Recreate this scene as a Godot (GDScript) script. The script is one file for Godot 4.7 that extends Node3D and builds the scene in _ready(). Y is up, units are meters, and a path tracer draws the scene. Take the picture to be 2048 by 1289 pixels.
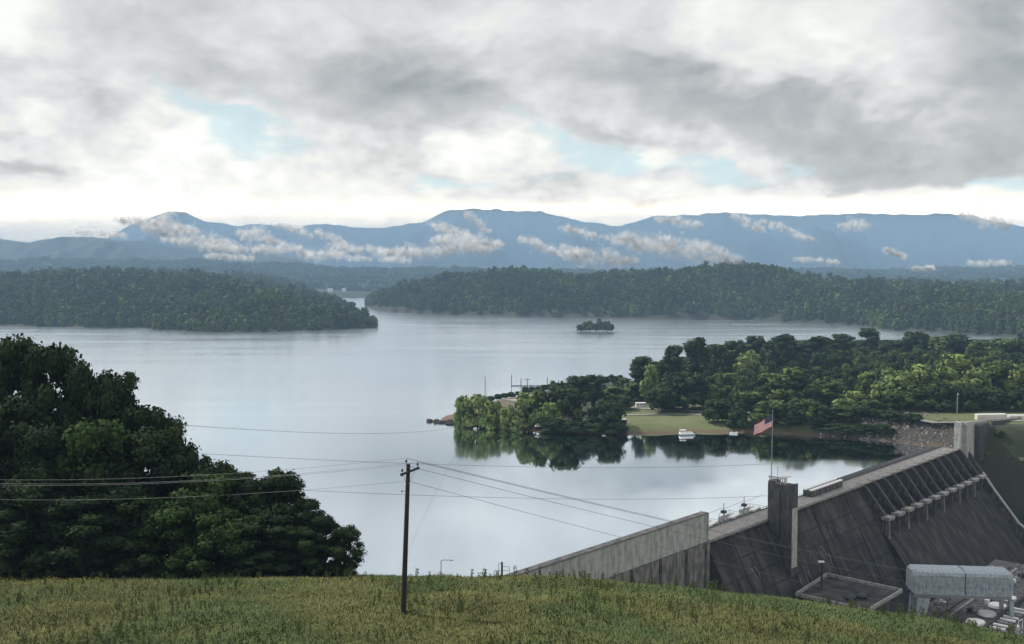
extends Node3D
# Lake behind a concrete dam, wooded points, blue mountains under broken morning cloud.
# World: the camera stands at the origin's column, x right, -z ahead; lake level is y = 0.

const EYE := Vector3(0, 85, 0)
const HAZE := 0.000135
const AIR := Color(0.24, 0.37, 0.53)
const DAM_O := Vector2(59.92, 298.05)     # dam axis: start (x, depth), along, downstream
const DAM_A := Vector2(0.6778, 0.7352)
const DAM_N := Vector2(0.7352, -0.6778)

var used := {}
var rng := RandomNumberGenerator.new()
var nz := FastNoiseLite.new()
var M := {}

# ---------------------------------------------------------------- naming helpers
func numbered(called: String) -> String:
	var k: int = used.get(called, 0)
	used[called] = k + 1
	return called if k == 0 else "%s_%03d" % [called, k]

func tag(o: Node, label: String, category: String, group := "") -> void:
	o.set_meta("label", label)
	o.set_meta("category", category)
	if group:
		o.set_meta("group", group)

func thing(called: String, label: String, category: String, at := Vector3.ZERO, turn := 0.0, group := "") -> Node3D:
	var o := Node3D.new()
	o.name = numbered(called)
	add_child(o)
	o.position = at
	o.rotation.y = turn
	tag(o, label, category, group)
	return o

func obj(called: String, mesh: Mesh, mat: Material, parent: Node = self) -> MeshInstance3D:
	var o := MeshInstance3D.new()
	o.name = numbered(called) if parent == self else called
	o.mesh = mesh
	o.material_override = mat
	parent.add_child(o, true)
	return o

func setting(called: String, mesh: Mesh, mat: Material) -> MeshInstance3D:
	var o := obj(called, mesh, mat)
	o.set_meta("kind", "structure")
	return o

func scatter(called: String, mesh: Mesh, mat: Material, places: Array[Transform3D], tints: PackedColorArray, parent: Node = self) -> MultiMeshInstance3D:
	var mm := MultiMesh.new()
	mm.transform_format = MultiMesh.TRANSFORM_3D
	mm.use_colors = tints.size() > 0
	mm.mesh = mesh
	mm.instance_count = places.size()
	for i in places.size():
		mm.set_instance_transform(i, places[i])
		if tints.size() > 0:
			mm.set_instance_color(i, tints[i])
	var o := MultiMeshInstance3D.new()
	o.name = numbered(called) if parent == self else called
	o.multimesh = mm
	o.material_override = mat
	parent.add_child(o, true)
	o.set_meta("kind", "stuff")
	return o

# ---------------------------------------------------------------- shape helpers (triangle soup, flat shaded)
func mesh_of(t: PackedVector3Array, c := PackedColorArray()) -> ArrayMesh:
	var a := []
	a.resize(Mesh.ARRAY_MAX)
	a[Mesh.ARRAY_VERTEX] = t
	if c.size() > 0:
		a[Mesh.ARRAY_COLOR] = c
	var m := ArrayMesh.new()
	m.add_surface_from_arrays(Mesh.PRIMITIVE_TRIANGLES, a)
	return m

func quad(t: PackedVector3Array, a: Vector3, b: Vector3, c: Vector3, d: Vector3) -> void:
	t.append(a); t.append(c); t.append(b)
	t.append(a); t.append(d); t.append(c)

func box(t: PackedVector3Array, at: Vector3, size: Vector3, basis := Basis(), bevel := 0.0) -> void:
	var h := size / 2.0
	if bevel <= 0.0:
		var p: Array[Vector3] = []
		for k in 8:
			p.append(at + basis * Vector3(h.x if k & 1 else -h.x, h.y if k & 2 else -h.y, h.z if k & 4 else -h.z))
		quad(t, p[0], p[2], p[3], p[1]); quad(t, p[4], p[5], p[7], p[6])
		quad(t, p[0], p[1], p[5], p[4]); quad(t, p[2], p[6], p[7], p[3])
		quad(t, p[0], p[4], p[6], p[2]); quad(t, p[1], p[3], p[7], p[5])
		return
	# a box whose upright edges and top rim are chamfered
	var b := bevel
	var ring := func(y: float, e: float) -> Array:
		var x: float = h.x - e
		var z: float = h.z - e
		var r := []
		for q in [Vector2(-x + b, -z), Vector2(x - b, -z), Vector2(x, -z + b), Vector2(x, z - b), Vector2(x - b, z), Vector2(-x + b, z), Vector2(-x, z - b), Vector2(-x, -z + b)]:
			r.append(at + basis * Vector3(q.x, y, q.y))
		return r
	var rings := [ring.call(-h.y, 0.0), ring.call(h.y - b, 0.0), ring.call(h.y, b)]
	for k in 2:
		for i in 8:
			quad(t, rings[k][i], rings[k + 1][i], rings[k + 1][(i + 1) % 8], rings[k][(i + 1) % 8])
	for k in [0, 2]:
		for i in range(1, 7):
			t.append(rings[k][0]); t.append(rings[k][i]); t.append(rings[k][i + 1])

func frame_of(dir: Vector3) -> Basis:
	var y := dir.normalized()
	var x := y.cross(Vector3(0, 0, 1) if absf(y.z) < 0.9 else Vector3(1, 0, 0)).normalized()
	return Basis(x, y, x.cross(y))

func beam(t: PackedVector3Array, a: Vector3, b: Vector3, w: float, d: float) -> void:
	var y := (b - a).normalized()
	var x := y.cross(Vector3.UP)
	x = Vector3(1, 0, 0) if x.length() < 0.01 else x.normalized()
	box(t, (a + b) / 2.0, Vector3(w, a.distance_to(b), d), Basis(x, y, x.cross(y)))

func tube(t: PackedVector3Array, pts: Array, r0: float, r1: float, n := 8) -> void:
	var prev := []
	for i in pts.size():
		var dir: Vector3 = (pts[mini(i + 1, pts.size() - 1)] - pts[maxi(i - 1, 0)])
		var f := frame_of(dir)
		var r := lerpf(r0, r1, float(i) / maxf(1.0, pts.size() - 1))
		var ring := []
		for k in n:
			var an := TAU * k / n
			ring.append(pts[i] + f.x * cos(an) * r + f.z * sin(an) * r)
		if i > 0:
			for k in n:
				quad(t, prev[k], ring[k], ring[(k + 1) % n], prev[(k + 1) % n])
		if i == 0 or i == pts.size() - 1:
			for k in range(1, n - 1):
				t.append(ring[0]); t.append(ring[k]); t.append(ring[k + 1])
		prev = ring

func ball(t: PackedVector3Array, at: Vector3, r: Vector3, n := 8, m := 5) -> void:
	for j in m:
		var a0 := PI * j / m - PI / 2
		var a1 := PI * (j + 1) / m - PI / 2
		for i in n:
			var b0 := TAU * i / n
			var b1 := TAU * (i + 1) / n
			quad(t, at + r * Vector3(cos(a0) * cos(b0), sin(a0), cos(a0) * sin(b0)), at + r * Vector3(cos(a1) * cos(b0), sin(a1), cos(a1) * sin(b0)),
				at + r * Vector3(cos(a1) * cos(b1), sin(a1), cos(a1) * sin(b1)), at + r * Vector3(cos(a0) * cos(b1), sin(a0), cos(a0) * sin(b1)))

func prism(t: PackedVector3Array, outline: Array, x0: float, x1: float) -> void:
	# outline holds Vector2(z, y); extruded along x
	var p := PackedVector2Array(outline)
	var n := p.size()
	for i in n:
		var q := p[(i + 1) % n]
		quad(t, Vector3(x0, p[i].y, p[i].x), Vector3(x1, p[i].y, p[i].x), Vector3(x1, q.y, q.x), Vector3(x0, q.y, q.x))
	var tri := Geometry2D.triangulate_polygon(p)
	for x in [x0, x1]:
		for k in tri:
			t.append(Vector3(x, p[k].y, p[k].x))

func sheet(x0: float, x1: float, d0: float, d1: float, nx: int, nd: int, height: Callable, color: Callable, keep = null) -> ArrayMesh:
	# a height field over x and depth (z = -depth)
	var v := PackedVector3Array()
	var nn := PackedVector3Array()
	var c := PackedColorArray()
	var ix := PackedInt32Array()
	v.resize((nx + 1) * (nd + 1)); nn.resize(v.size()); c.resize(v.size())
	for j in nd + 1:
		for i in nx + 1:
			var x := lerpf(x0, x1, float(i) / nx)
			var d := lerpf(d0, d1, float(j) / nd)
			v[j * (nx + 1) + i] = Vector3(x, height.call(x, d), -d)
	for j in nd + 1:
		for i in nx + 1:
			var k := j * (nx + 1) + i
			var e := v[k + 1 if i < nx else k] - v[k - 1 if i > 0 else k]
			var f := v[k + nx + 1 if j < nd else k] - v[k - nx - 1 if j > 0 else k]
			nn[k] = e.cross(f).normalized()
			c[k] = color.call(v[k].x, -v[k].z, v[k].y, nn[k])
	for j in nd:
		for i in nx:
			var k := j * (nx + 1) + i
			if keep != null and not keep.call(v[k], v[k + 1], v[k + nx + 1], v[k + nx + 2]):
				continue
			ix.append_array([k, k + nx + 1, k + 1, k + 1, k + nx + 1, k + nx + 2])
	var a := []
	a.resize(Mesh.ARRAY_MAX)
	a[Mesh.ARRAY_VERTEX] = v; a[Mesh.ARRAY_NORMAL] = nn; a[Mesh.ARRAY_COLOR] = c; a[Mesh.ARRAY_INDEX] = ix
	var m := ArrayMesh.new()
	m.add_surface_from_arrays(Mesh.PRIMITIVE_TRIANGLES, a)
	return m

# ---------------------------------------------------------------- materials
func mat(c: Color, rough := 0.9, metal := 0.0) -> StandardMaterial3D:
	var m := StandardMaterial3D.new()
	m.albedo_color = c.linear_to_srgb()
	m.roughness = rough
	m.metallic = metal
	return m

func noise_tex(seed_: int, freq: float, stops: Array, octaves := 5, size := 512) -> NoiseTexture2D:
	var n := FastNoiseLite.new()
	n.seed = seed_
	n.frequency = freq
	n.fractal_octaves = octaves
	n.noise_type = FastNoiseLite.TYPE_SIMPLEX_SMOOTH
	var g := Gradient.new()
	g.offsets = PackedFloat32Array(stops.map(func(s): return s[0]))
	g.colors = PackedColorArray(stops.map(func(s): return s[1].linear_to_srgb()))
	var t := NoiseTexture2D.new()
	t.width = size; t.height = size
	t.seamless = true
	t.noise = n
	t.color_ramp = g
	return t

func stained(base: Color, dark: Color, light: Color, scale: Vector3, streak: Vector3, strength: Color, seed_: int) -> StandardMaterial3D:
	var m := mat(Color(1, 1, 1), 0.92)
	m.albedo_texture = noise_tex(seed_, 0.012, [[0.25, dark], [0.5, base], [0.8, light]])
	m.uv1_triplanar = true
	m.uv1_scale = scale
	m.detail_enabled = true
	m.detail_blend_mode = BaseMaterial3D.BLEND_MODE_MUL
	m.detail_albedo = noise_tex(seed_ + 7, 0.02, [[0.3, strength], [0.47, Color(0.95, 0.95, 0.95)], [1.0, Color(1, 1, 1)]])
	m.detail_uv_layer = BaseMaterial3D.DETAIL_UV_2
	m.uv2_triplanar = true
	m.uv2_scale = streak
	return m

func tinted(rough := 0.95) -> StandardMaterial3D:
	var m := mat(Color(1, 1, 1), rough)
	m.vertex_color_use_as_albedo = true
	return m

func leafy(through := 0.25) -> StandardMaterial3D:
	var m := tinted(0.75)
	m.metallic_specular = 0.25
	m.backlight_enabled = true
	m.backlight = Color(through, through, through * 0.6)
	return m

# ---------------------------------------------------------------- ground shapes
func fbm(x: float, y: float, s: float) -> float:
	return nz.get_noise_2d(x / s * 100.0, y / s * 100.0)

func crest_tan(r: float) -> float:
	if r < 0.05:
		return 0.309 + 0.012 * r * r
	return 0.309 + 0.075 * (r - 0.05) + 0.115 * (r - 0.05) * (r - 0.05)

func hill(x: float, d: float) -> float:
	var r := clampf(x / maxf(d, 40.0), -0.8, 0.8)
	var c := crest_tan(r)
	var drop := 0.0
	if d < 62.0:
		drop = d * (c + 0.07) + 1.7
		if d < 0.0:
			drop = 1.7 - d * 0.05
	else:
		drop = d * c + 0.0042 * (d - 100.0) * (d - 100.0)
	return maxf(85.0 - drop + fbm(x, d, 14.0) * 0.35, -50.0)

func valley(s: float, off: float) -> float:
	var left := smoothstep(24.0, -58.0, s) * smoothstep(160.0, 20.0, off)
	var right := smoothstep(221.0, 242.0 + maxf(off, 0.0) * 0.4, s)
	var h := -47.0 + 44.0 * left + 60.5 * right
	return h + nz.get_noise_2d(s * 3.0, off * 3.0) * 2.2

func poly_dist(p: Vector2, poly: PackedVector2Array) -> float:
	var best := 1e9
	var n := poly.size()
	for i in n:
		best = minf(best, p.distance_squared_to(Geometry2D.get_closest_point_to_segment(p, poly[i], poly[(i + 1) % n])))
	best = sqrt(best)
	return best if Geometry2D.is_point_in_polygon(p, poly) else -best

var park := PackedVector2Array([Vector2(-52, 585), Vector2(-26, 548), Vector2(-6, 543), Vector2(15, 532), Vector2(36, 528), Vector2(60, 523), Vector2(81, 525), Vector2(101, 531), Vector2(127, 532), Vector2(153, 529), Vector2(174, 519), Vector2(197, 505), Vector2(212, 488), Vector2(220, 470), Vector2(300, 440), Vector2(900, 400), Vector2(1500, 500), Vector2(1500, 1300), Vector2(900, 1170), Vector2(640, 1150), Vector2(480, 1100), Vector2(330, 1050), Vector2(230, 1000), Vector2(160, 900), Vector2(120, 800), Vector2(90, 770), Vector2(66, 753), Vector2(28, 727), Vector2(-13, 678), Vector2(-33, 639)])
var park_heights: Array[Vector3] = [Vector3(-35, 580, 1.6), Vector3(0, 600, 2.6), Vector3(30, 600, 3.2), Vector3(60, 560, 2.4), Vector3(80, 560, 2.6), Vector3(75, 610, 4), Vector3(110, 570, 3), Vector3(140, 570, 4), Vector3(180, 560, 8), Vector3(198, 533, 10), Vector3(213, 506, 12), Vector3(230, 491, 14), Vector3(260, 480, 14.6), Vector3(300, 480, 15), Vector3(205, 560, 12), Vector3(240, 560, 15), Vector3(300, 600, 19), Vector3(400, 620, 21), Vector3(150, 650, 7), Vector3(120, 750, 6), Vector3(250, 750, 13), Vector3(400, 850, 16), Vector3(600, 1000, 12), Vector3(250, 950, 8), Vector3(0, 660, 3), Vector3(30, 690, 4), Vector3(900, 800, 20)]

func park_land(x: float, d: float) -> float:
	var e := poly_dist(Vector2(x, d), park)
	if e < -8.0:
		return -4.0
	var sum := 0.0
	var weight := 0.0
	for q in park_heights:
		var w := 1.0 / pow((q.x - x) * (q.x - x) + (q.y - d) * (q.y - d) + 60.0, 1.6)
		sum += q.z * w
		weight += w
	return lerpf(-2.5, sum / weight, smoothstep(-8.0, 20.0, e)) + fbm(x, d, 20.0) * 0.5

var left_shore := PackedVector2Array([Vector2(-2600, 1700), Vector2(-938, 1666), Vector2(-854, 1666), Vector2(-708, 1619), Vector2(-576, 1588), Vector2(-547, 1531), Vector2(-462, 1478), Vector2(-358, 1478), Vector2(-294, 1531), Vector2(-216, 1603), Vector2(-262, 1780), Vector2(-330, 2050), Vector2(-420, 2450), Vector2(-600, 3000), Vector2(-760, 3560), Vector2(-2600, 3600)])
var right_shore := PackedVector2Array([Vector2(-470, 3450), Vector2(-403, 2744), Vector2(-312, 2362), Vector2(-187, 2152), Vector2(-25, 2049), Vector2(125, 1977), Vector2(264, 1910), Vector2(445, 1868), Vector2(511, 1771), Vector2(590, 1690), Vector2(577, 1560), Vector2(648, 1477), Vector2(703, 1370), Vector2(770, 1306), Vector2(1300, 1200), Vector2(2600, 1500), Vector2(2600, 3700)])

func bump(x: float, d: float, cx: float, cd: float, rx: float, rd: float) -> float:
	return exp(-((x - cx) / rx) ** 2 - ((d - cd) / rd) ** 2)

func left_hill(x: float, d: float) -> float:
	var e := poly_dist(Vector2(x, d), left_shore)
	if e < 0.0:
		return maxf(-6.0, e * 0.3)
	var h := 58.0 * (1.0 - exp(-e / 240.0)) + 22.0 * bump(x, d, -830, 2130, 300, 300) + 26.0 * smoothstep(2500, 3300, d)
	return h + (fbm(x, d, 240.0) * 16.0 + fbm(x + 900.0, d, 90.0) * 6.0) * smoothstep(0.0, 120.0, e)

func right_hill(x: float, d: float) -> float:
	var e := poly_dist(Vector2(x, d), right_shore)
	if e < 0.0:
		return maxf(-6.0, e * 0.3)
	var h := 46.0 * (1.0 - exp(-e / 120.0)) + 41.0 * bump(x, d, 490, 2180, 180, 230) + 30.0 * bump(x, d, -90, 2450, 230, 260) + 16.0 * bump(x, d, 200, 2300, 200, 300) - 8.0 * smoothstep(650, 1000, x)
	h += 12.0 * (bump(x, d, 330, 1960, 60, 90) + bump(x, d, 690, 1600, 70, 90) + bump(x, d, 100, 2080, 70, 90))
	return h + (fbm(x, d, 200.0) * 14.0 + fbm(x + 500.0, d, 80.0) * 6.0) * smoothstep(0.0, 90.0, e)

func far_land(x: float, d: float) -> float:
	var r := x / d
	var top := lerpf(150.0, 92.0, smoothstep(-0.4, 0.0, r)) + 24.0 * smoothstep(0.36, 0.5, r) * smoothstep(5000.0, 5600.0, d)
	var h := -4.0 + 26.0 * smoothstep(3590.0, 3720.0, d) + (top - 30.0) * smoothstep(3700.0, 5400.0, d) - 90.0 * smoothstep(5800.0, 6600.0, d)
	return h + (fbm(x, d, 600.0) * 30.0 + fbm(x + 300.0, d, 220.0) * 14.0) * smoothstep(3650.0, 4000.0, d)

func along(pts: Array, x: float) -> float:
	for i in pts.size() - 1:
		if x <= pts[i + 1].x:
			var t := clampf((x - pts[i].x) / (pts[i + 1].x - pts[i].x), 0.0, 1.0)
			return lerpf(pts[i].y, pts[i + 1].y, t)
	return pts[-1].y

# ---------------------------------------------------------------- sky
var blobs: Array = []

func lay_sky_blobs() -> void:
	# place in the lens's 2048-wide frame turned to tangents: centre, radii, turn, strength
	for b in [[20, 20, 90, 70, 0, 0.24], [0, 260, 110, 60, 0, 0.10], [330, 285, 90, 50, 10, 0.13], [470, 305, 90, 40, 30, 0.17], [240, 340, 130, 45, 0, 0.15], [50, 400, 170, 40, 0, 0.16], [300, 380, 220, 46, 0, 0.15], [700, 398, 320, 34, 0, 0.14], [930, 308, 80, 26, 0, 0.16], [620, 320, 90, 50, 0, 0.07], [1065, 312, 60, 45, 40, 0.12], [1290, 330, 95, 30, 0, 0.15], [1400, 20, 130, 60, 0, 0.11], [1560, 120, 130, 60, 0, 0.06], [1690, 60, 120, 70, 0, 0.09], [1000, 50, 130, 50, 0, 0.05], [1340, 395, 170, 20, 0, 0.16], [1590, 400, 230, 18, 0, 0.17], [1900, 402, 100, 14, 0, 0.16], [560, 60, 120, 50, 0, 0.03], [1480, 290, 90, 40, 20, 0.05], [1260, 200, 80, 40, 20, 0.04],
		[830, 150, 160, 70, 10, -0.17], [740, 200, 140, 55, 15, -0.10], [960, 200, 90, 50, 20, -0.10], [380, 70, 190, 60, 10, -0.06], [420, 150, 70, 40, 10, -0.08], [80, 330, 100, 34, 12, -0.24], [1230, 150, 150, 55, 22, -0.10], [1490, 220, 260, 45, 12, -0.16], [1700, 280, 230, 60, 8, -0.17], [1780, 345, 150, 34, 0, -0.15], [1960, 345, 150, 36, 0, -0.14], [2010, 60, 110, 130, 0, -0.16], [2040, 210, 100, 90, 0, -0.15], [1230, 275, 90, 30, 15, -0.09], [1080, 365, 60, 40, 20, -0.08], [150, 230, 130, 50, 15, -0.05], [560, 385, 70, 12, 20, -0.06]]:
		blobs.append([Vector2((b[0] - 1024.0) / 2000.0, (550.0 - b[1]) / 2000.0), 2000.0 / b[2], 2000.0 / b[3], deg_to_rad(b[4]), b[5]])

var openings: Array = [[510, 255, 75, 42, 20], [470, 222, 90, 24, 10], [555, 290, 50, 22, 10], [1160, 310, 70, 34, 20], [1240, 345, 60, 16, 0], [1450, 340, 110, 20, 0], [960, 362, 100, 10, 0], [2010, 388, 60, 10, 0]]
var cloud_noise := FastNoiseLite.new()

func sky_color(az: float, el: float) -> Color:
	var u := tan(clampf(az, -1.2, 1.2))
	var v := tan(el) / maxf(cos(clampf(az, -1.2, 1.2)), 0.3)
	var dir := Vector3(sin(az) * cos(el), sin(el), -cos(az) * cos(el))
	# clouds lie on a layer overhead: noise on the plane they fill, squeezed towards the horizon
	var lay := Vector2(dir.x, dir.z) / (dir.y + 0.16)
	var w1 := cloud_noise.get_noise_2d(lay.x * 110.0, lay.y * 110.0)
	var w2 := cloud_noise.get_noise_2d(lay.x * 110.0 + 900.0, lay.y * 110.0 + 300.0)
	var f := cloud_noise.get_noise_2d(az * 1100.0 + 50.0 * w1, el * 1900.0 + 70.0 * w2)
	var p := Vector2(u + w1 * 0.045 + f * 0.012, v + w2 * 0.022 + f * 0.012)
	var l := 0.85 + 0.035 * w1 + 0.03 * f
	var rim := cloud_noise.get_noise_2d(az * 2600.0, el * 4200.0)
	var near := absf(az) < 0.8 and el < 0.45
	var blue := 0.0
	if near:
		for b in blobs:
			var q: Vector2 = p - b[0]
			var cs := cos(b[3])
			var sn := sin(b[3])
			var x: float = (q.x * cs - q.y * sn) * b[1]
			var y: float = (q.x * sn + q.y * cs) * b[2]
			var e: float = x * x + y * y
			if e < 7.0:
				l += b[4] * (0.9 if b[4] < 0.0 else 1.1) * exp(-e)
		for o in openings:
			var q := Vector2(p.x - (o[0] - 1024.0) / 2000.0, p.y - (550.0 - o[1]) / 2000.0)
			var a := deg_to_rad(o[4])
			var x: float = (q.x * cos(a) - q.y * sin(a)) * 2000.0 / o[2]
			var y: float = (q.x * sin(a) + q.y * cos(a)) * 2000.0 / o[3]
			blue = maxf(blue, smoothstep(1.6, 0.4, sqrt(x * x + y * y) + f * 1.5 + rim * 0.5))
	var away := smoothstep(0.55, 0.8, absf(az)) if el < 0.3 else smoothstep(0.3, 0.45, el)
	l += 0.14 * away * w2
	if l > 0.885:
		l = 0.885 + (l - 0.885) * 0.62
	blue = maxf(blue, 0.5 * away * smoothstep(0.28, 0.45, w1 + 0.3 * f))
	# heaped cloud rims low down
	var puff := absf(cloud_noise.get_noise_2d(az * 900.0 + 150.0, el * 1500.0 + 40.0 * w1))
	l += (0.055 * rim + 0.05 * f + 0.11 * (0.16 - puff)) * smoothstep(0.24, 0.09, el) + 0.025 * rim + 0.03 * f * smoothstep(0.1, 0.25, el)
	var billow := absf(cloud_noise.get_noise_2d(az * 1700.0 + 400.0, el * 2600.0))
	var tops := 0.083 + 0.016 * cloud_noise.get_noise_2d(az * 400.0, 77.0) + 0.012 * rim - 0.02 * billow - el
	l = lerpf(l, maxf(l, 0.955 - 0.26 * billow), 0.8 * smoothstep(-0.001, 0.007, tops))
	l += (0.05 * w2 + 0.07 * f + 0.03 * rim) * smoothstep(0.82, 0.68, l)
	l = 0.83 + (l - 0.83) * 1.15
	if l < 0.76:
		l = 0.76 - (0.76 - l) * lerpf(0.3, 0.75, smoothstep(0.13, 0.22, el))
	if l > 0.87:
		l = 0.87 + (l - 0.87) * lerpf(1.0, 0.55, smoothstep(0.15, 0.08, el))
	l = clampf(l + 0.05 * (billow - 0.15) * smoothstep(0.15, 0.08, el), 0.5, 0.98)
	var grey := Color(0.985, 0.99, 1.0).lerp(Color(0.95, 0.985, 1.01), smoothstep(0.85, 0.66, l))
	if l > 0.9:
		grey = Color(0.985, 0.99, 0.98)
	var c := Color(l * grey.r, l * grey.g * 1.004, l * grey.b * 1.006)
	c = c.lerp(Color(0.765, 0.87, 0.905), clampf(blue, 0.0, 1.0) * 0.75)
	c = Color(pow(c.r, 2.2), pow(c.g, 2.2), pow(c.b, 2.2))
	# what the haze between here and the clouds takes and adds
	var path := minf(610.0 / maxf(sin(maxf(el, 0.072)), 0.01), 7600.0)
	var t := exp(-HAZE * path - 0.95 * smoothstep(0.080, 0.060, el))
	return Color(maxf((c.r - (1.0 - t) * AIR.r) / t, 0.02), maxf((c.g - (1.0 - t) * AIR.g) / t, 0.02), maxf((c.b - (1.0 - t) * AIR.b) / t, 0.02))

func painted_sky() -> ImageTexture:
	cloud_noise.seed = 41
	cloud_noise.frequency = 0.01
	cloud_noise.fractal_octaves = 6
	cloud_noise.fractal_gain = 0.52
	lay_sky_blobs()
	var small := Image.create_empty(1024, 512, false, Image.FORMAT_RGBF)
	for y in 512:
		var el := PI / 2 - PI * (y + 0.5) / 512.0
		for x in 1024:
			if y < 258:
				var az := TAU * (x + 0.5) / 1024.0
				small.set_pixel(x, y, sky_color(az if az < PI else az - TAU, maxf(el, 0.003)))
			else:
				small.set_pixel(x, y, Color(0.16, 0.19, 0.2))
	small.resize(4096, 2048, Image.INTERPOLATE_CUBIC)
	var fine := Image.create_empty(740, 236, false, Image.FORMAT_RGBF)
	var top := 1024 - 224
	for y in 236:
		for x in 740:
			fine.set_pixel(x, y, sky_color(TAU * (x - 370 + 0.5) / 4096.0, maxf(PI / 2 - PI * (top + y + 0.5) / 2048.0, 0.003)))
	small.blit_rect(fine, Rect2i(370, 0, 370, 236), Vector2i(0, top))
	small.blit_rect(fine, Rect2i(0, 0, 370, 236), Vector2i(4096 - 370, top))
	return ImageTexture.create_from_image(small)

# ---------------------------------------------------------------- trees
func crown_mesh(seed_: int, style: int, r: float, h: float, n: int, leaf: float, greens: Array, hull := true) -> ArrayMesh:
	# leaf sprays gathered on limbs' ends through the crown's volume; y runs from 0 to h
	var g := RandomNumberGenerator.new()
	g.seed = seed_
	var nb := 26 if leaf > 0.8 else 44
	var lumps: Array = []
	var total := 0.0
	for i in nb:
		var t := (i + g.randf()) / nb
		var prof := 1.0
		var size := g.randf_range(0.26, 0.42) * (1.0 if leaf > 0.8 else 0.82)
		match style:
			0: prof = pow(sin(PI * clampf(0.12 + 0.80 * t, 0, 1)), 0.7)
			1:
				prof = 0.35 + 0.65 * pow(sin(PI * clampf(0.05 + 0.85 * t, 0, 1)), 1.2)
				size = g.randf_range(0.2, 0.42)
			2: prof = pow(sin(PI * clampf(0.2 + 0.75 * t, 0, 1)), 0.8)
			3: prof = pow(sin(PI * clampf(0.18 + 0.78 * t, 0, 1)), 0.5)
			4:
				prof = 1.0 - 0.75 * t
				size = g.randf_range(0.16, 0.3)
		var an := g.randf() * TAU
		var rad := prof * (1.0 - size * 0.8) * pow(g.randf(), 0.35)
		var c := Vector3(cos(an) * rad * r, 0.0, sin(an) * rad * r)
		var ry: float = size * r * (0.45 if style == 4 else 1.5 if leaf > 0.8 and leaf < 2.0 else 1.0) * g.randf_range(0.8, 1.1)
		c.y = clampf(h * t, ry * 0.9, h - ry)
		var tone: Color = greens[g.randi() % greens.size()]
		tone = tone * g.randf_range(0.75, 1.3)
		lumps.append([c, Vector3(size * r, ry, size * r), tone])
		total += size * size
	var v := PackedVector3Array()
	var nn := PackedVector3Array()
	var cc := PackedColorArray()
	for l in lumps:
		var c: Vector3 = l[0]
		var s: Vector3 = l[1]
		var cnt := int(n * (s.x / r) * (s.x / r) / total)
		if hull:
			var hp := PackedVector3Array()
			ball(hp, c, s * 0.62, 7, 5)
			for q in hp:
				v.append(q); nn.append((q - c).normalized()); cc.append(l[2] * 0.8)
		for k in cnt:
			var dir := Vector3(g.randfn(), g.randfn() + 0.25, g.randfn()).normalized()
			var rough_r := 0.70 + (0.42 if leaf > 0.8 else 0.6) * g.randf() * g.randf() + 0.1 * sin(dir.x * 7.0 + c.x) * sin(dir.y * 6.0 + c.z)
			var p := c + s * dir * rough_r
			var nrm := (dir + 0.9 * Vector3(g.randfn(), g.randfn(), g.randfn()) * 0.6).normalized()
			var tx := nrm.cross(Vector3(g.randfn(), g.randfn(), g.randfn())).normalized()
			var ty := nrm.cross(tx)
			var sz := leaf * g.randf_range(0.55, 1.3)
			var a := p - tx * sz * 0.7
			var b := p + ty * sz * 0.42 + nrm * sz * 0.12
			var d := p + tx * sz * 0.7
			var e := p - ty * sz * 0.42 + nrm * sz * 0.12
			var sn := (dir * 0.8 + nrm * 0.5).normalized()
			var col: Color = l[2] * g.randf_range(0.75, 1.25)
			for q in [a, b, d, a, d, e]:
				v.append(q); nn.append(sn); cc.append(col)
	for i in cc.size():
		cc[i].a = 1.0
	var arr := []
	arr.resize(Mesh.ARRAY_MAX)
	arr[Mesh.ARRAY_VERTEX] = v; arr[Mesh.ARRAY_COLOR] = cc; arr[Mesh.ARRAY_NORMAL] = nn
	var m := ArrayMesh.new()
	m.add_surface_from_arrays(Mesh.PRIMITIVE_TRIANGLES, arr)
	return m

func trunk_mesh(seed_: int, h: float, r: float, reach: float) -> ArrayMesh:
	var g := RandomNumberGenerator.new()
	g.seed = seed_
	var t := PackedVector3Array()
	var lean := Vector3(g.randf_range(-0.04, 0.04), 0, g.randf_range(-0.04, 0.04)) * h
	var mid := Vector3(0, h * 0.5, 0) + lean * 0.6
	tube(t, [Vector3(0, -1.0, 0), Vector3(0, h * 0.22, 0), mid, Vector3(0, h * 0.9, 0) + lean], r, r * 0.25, 7)
	for k in 6:
		var an := TAU * k / 6.0 + g.randf()
		var y := h * g.randf_range(0.3, 0.6)
		var out := Vector3(cos(an), 0.0, sin(an)) * reach * g.randf_range(0.5, 0.8)
		tube(t, [Vector3(0, y, 0) + lean * y / h, Vector3(0, y + h * 0.1, 0) + out * 0.5, Vector3(0, y + h * 0.2, 0) + out], r * 0.4, r * 0.1, 5)
	return mesh_of(t)

var tree_kinds := {}

func make_kind(key: String, style: int, r: float, h: float, base: float, n: int, leaf: float, greens: Array, seed_: int) -> void:
	# a tree of height h: crown from base * h up to h
	tree_kinds[key] = [crown_mesh(seed_, style, r, h * (1.0 - base), n, leaf, greens), trunk_mesh(seed_, h, h * 0.018 + 0.08, r * 0.8), h, r, h * base]

func plant(called: String, key: String, at: Vector3, height: float, radius: float, label: String, group := "", turn := -1.0) -> Node3D:
	var k: Array = tree_kinds[key]
	var o := thing(called, label, "tree", at, rng.randf() * TAU if turn < 0.0 else turn, group)
	var sx: float = radius / k[3]
	var sy: float = height / k[2]
	var t := obj("trunk", k[1], M.bark, o)
	t.scale = Vector3(sx, sy, sx)
	var c := obj("crown", k[0], M.leaf, o)
	c.scale = Vector3(sx, sy, sx)
	c.position.y = k[4] * sy
	return o

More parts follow.
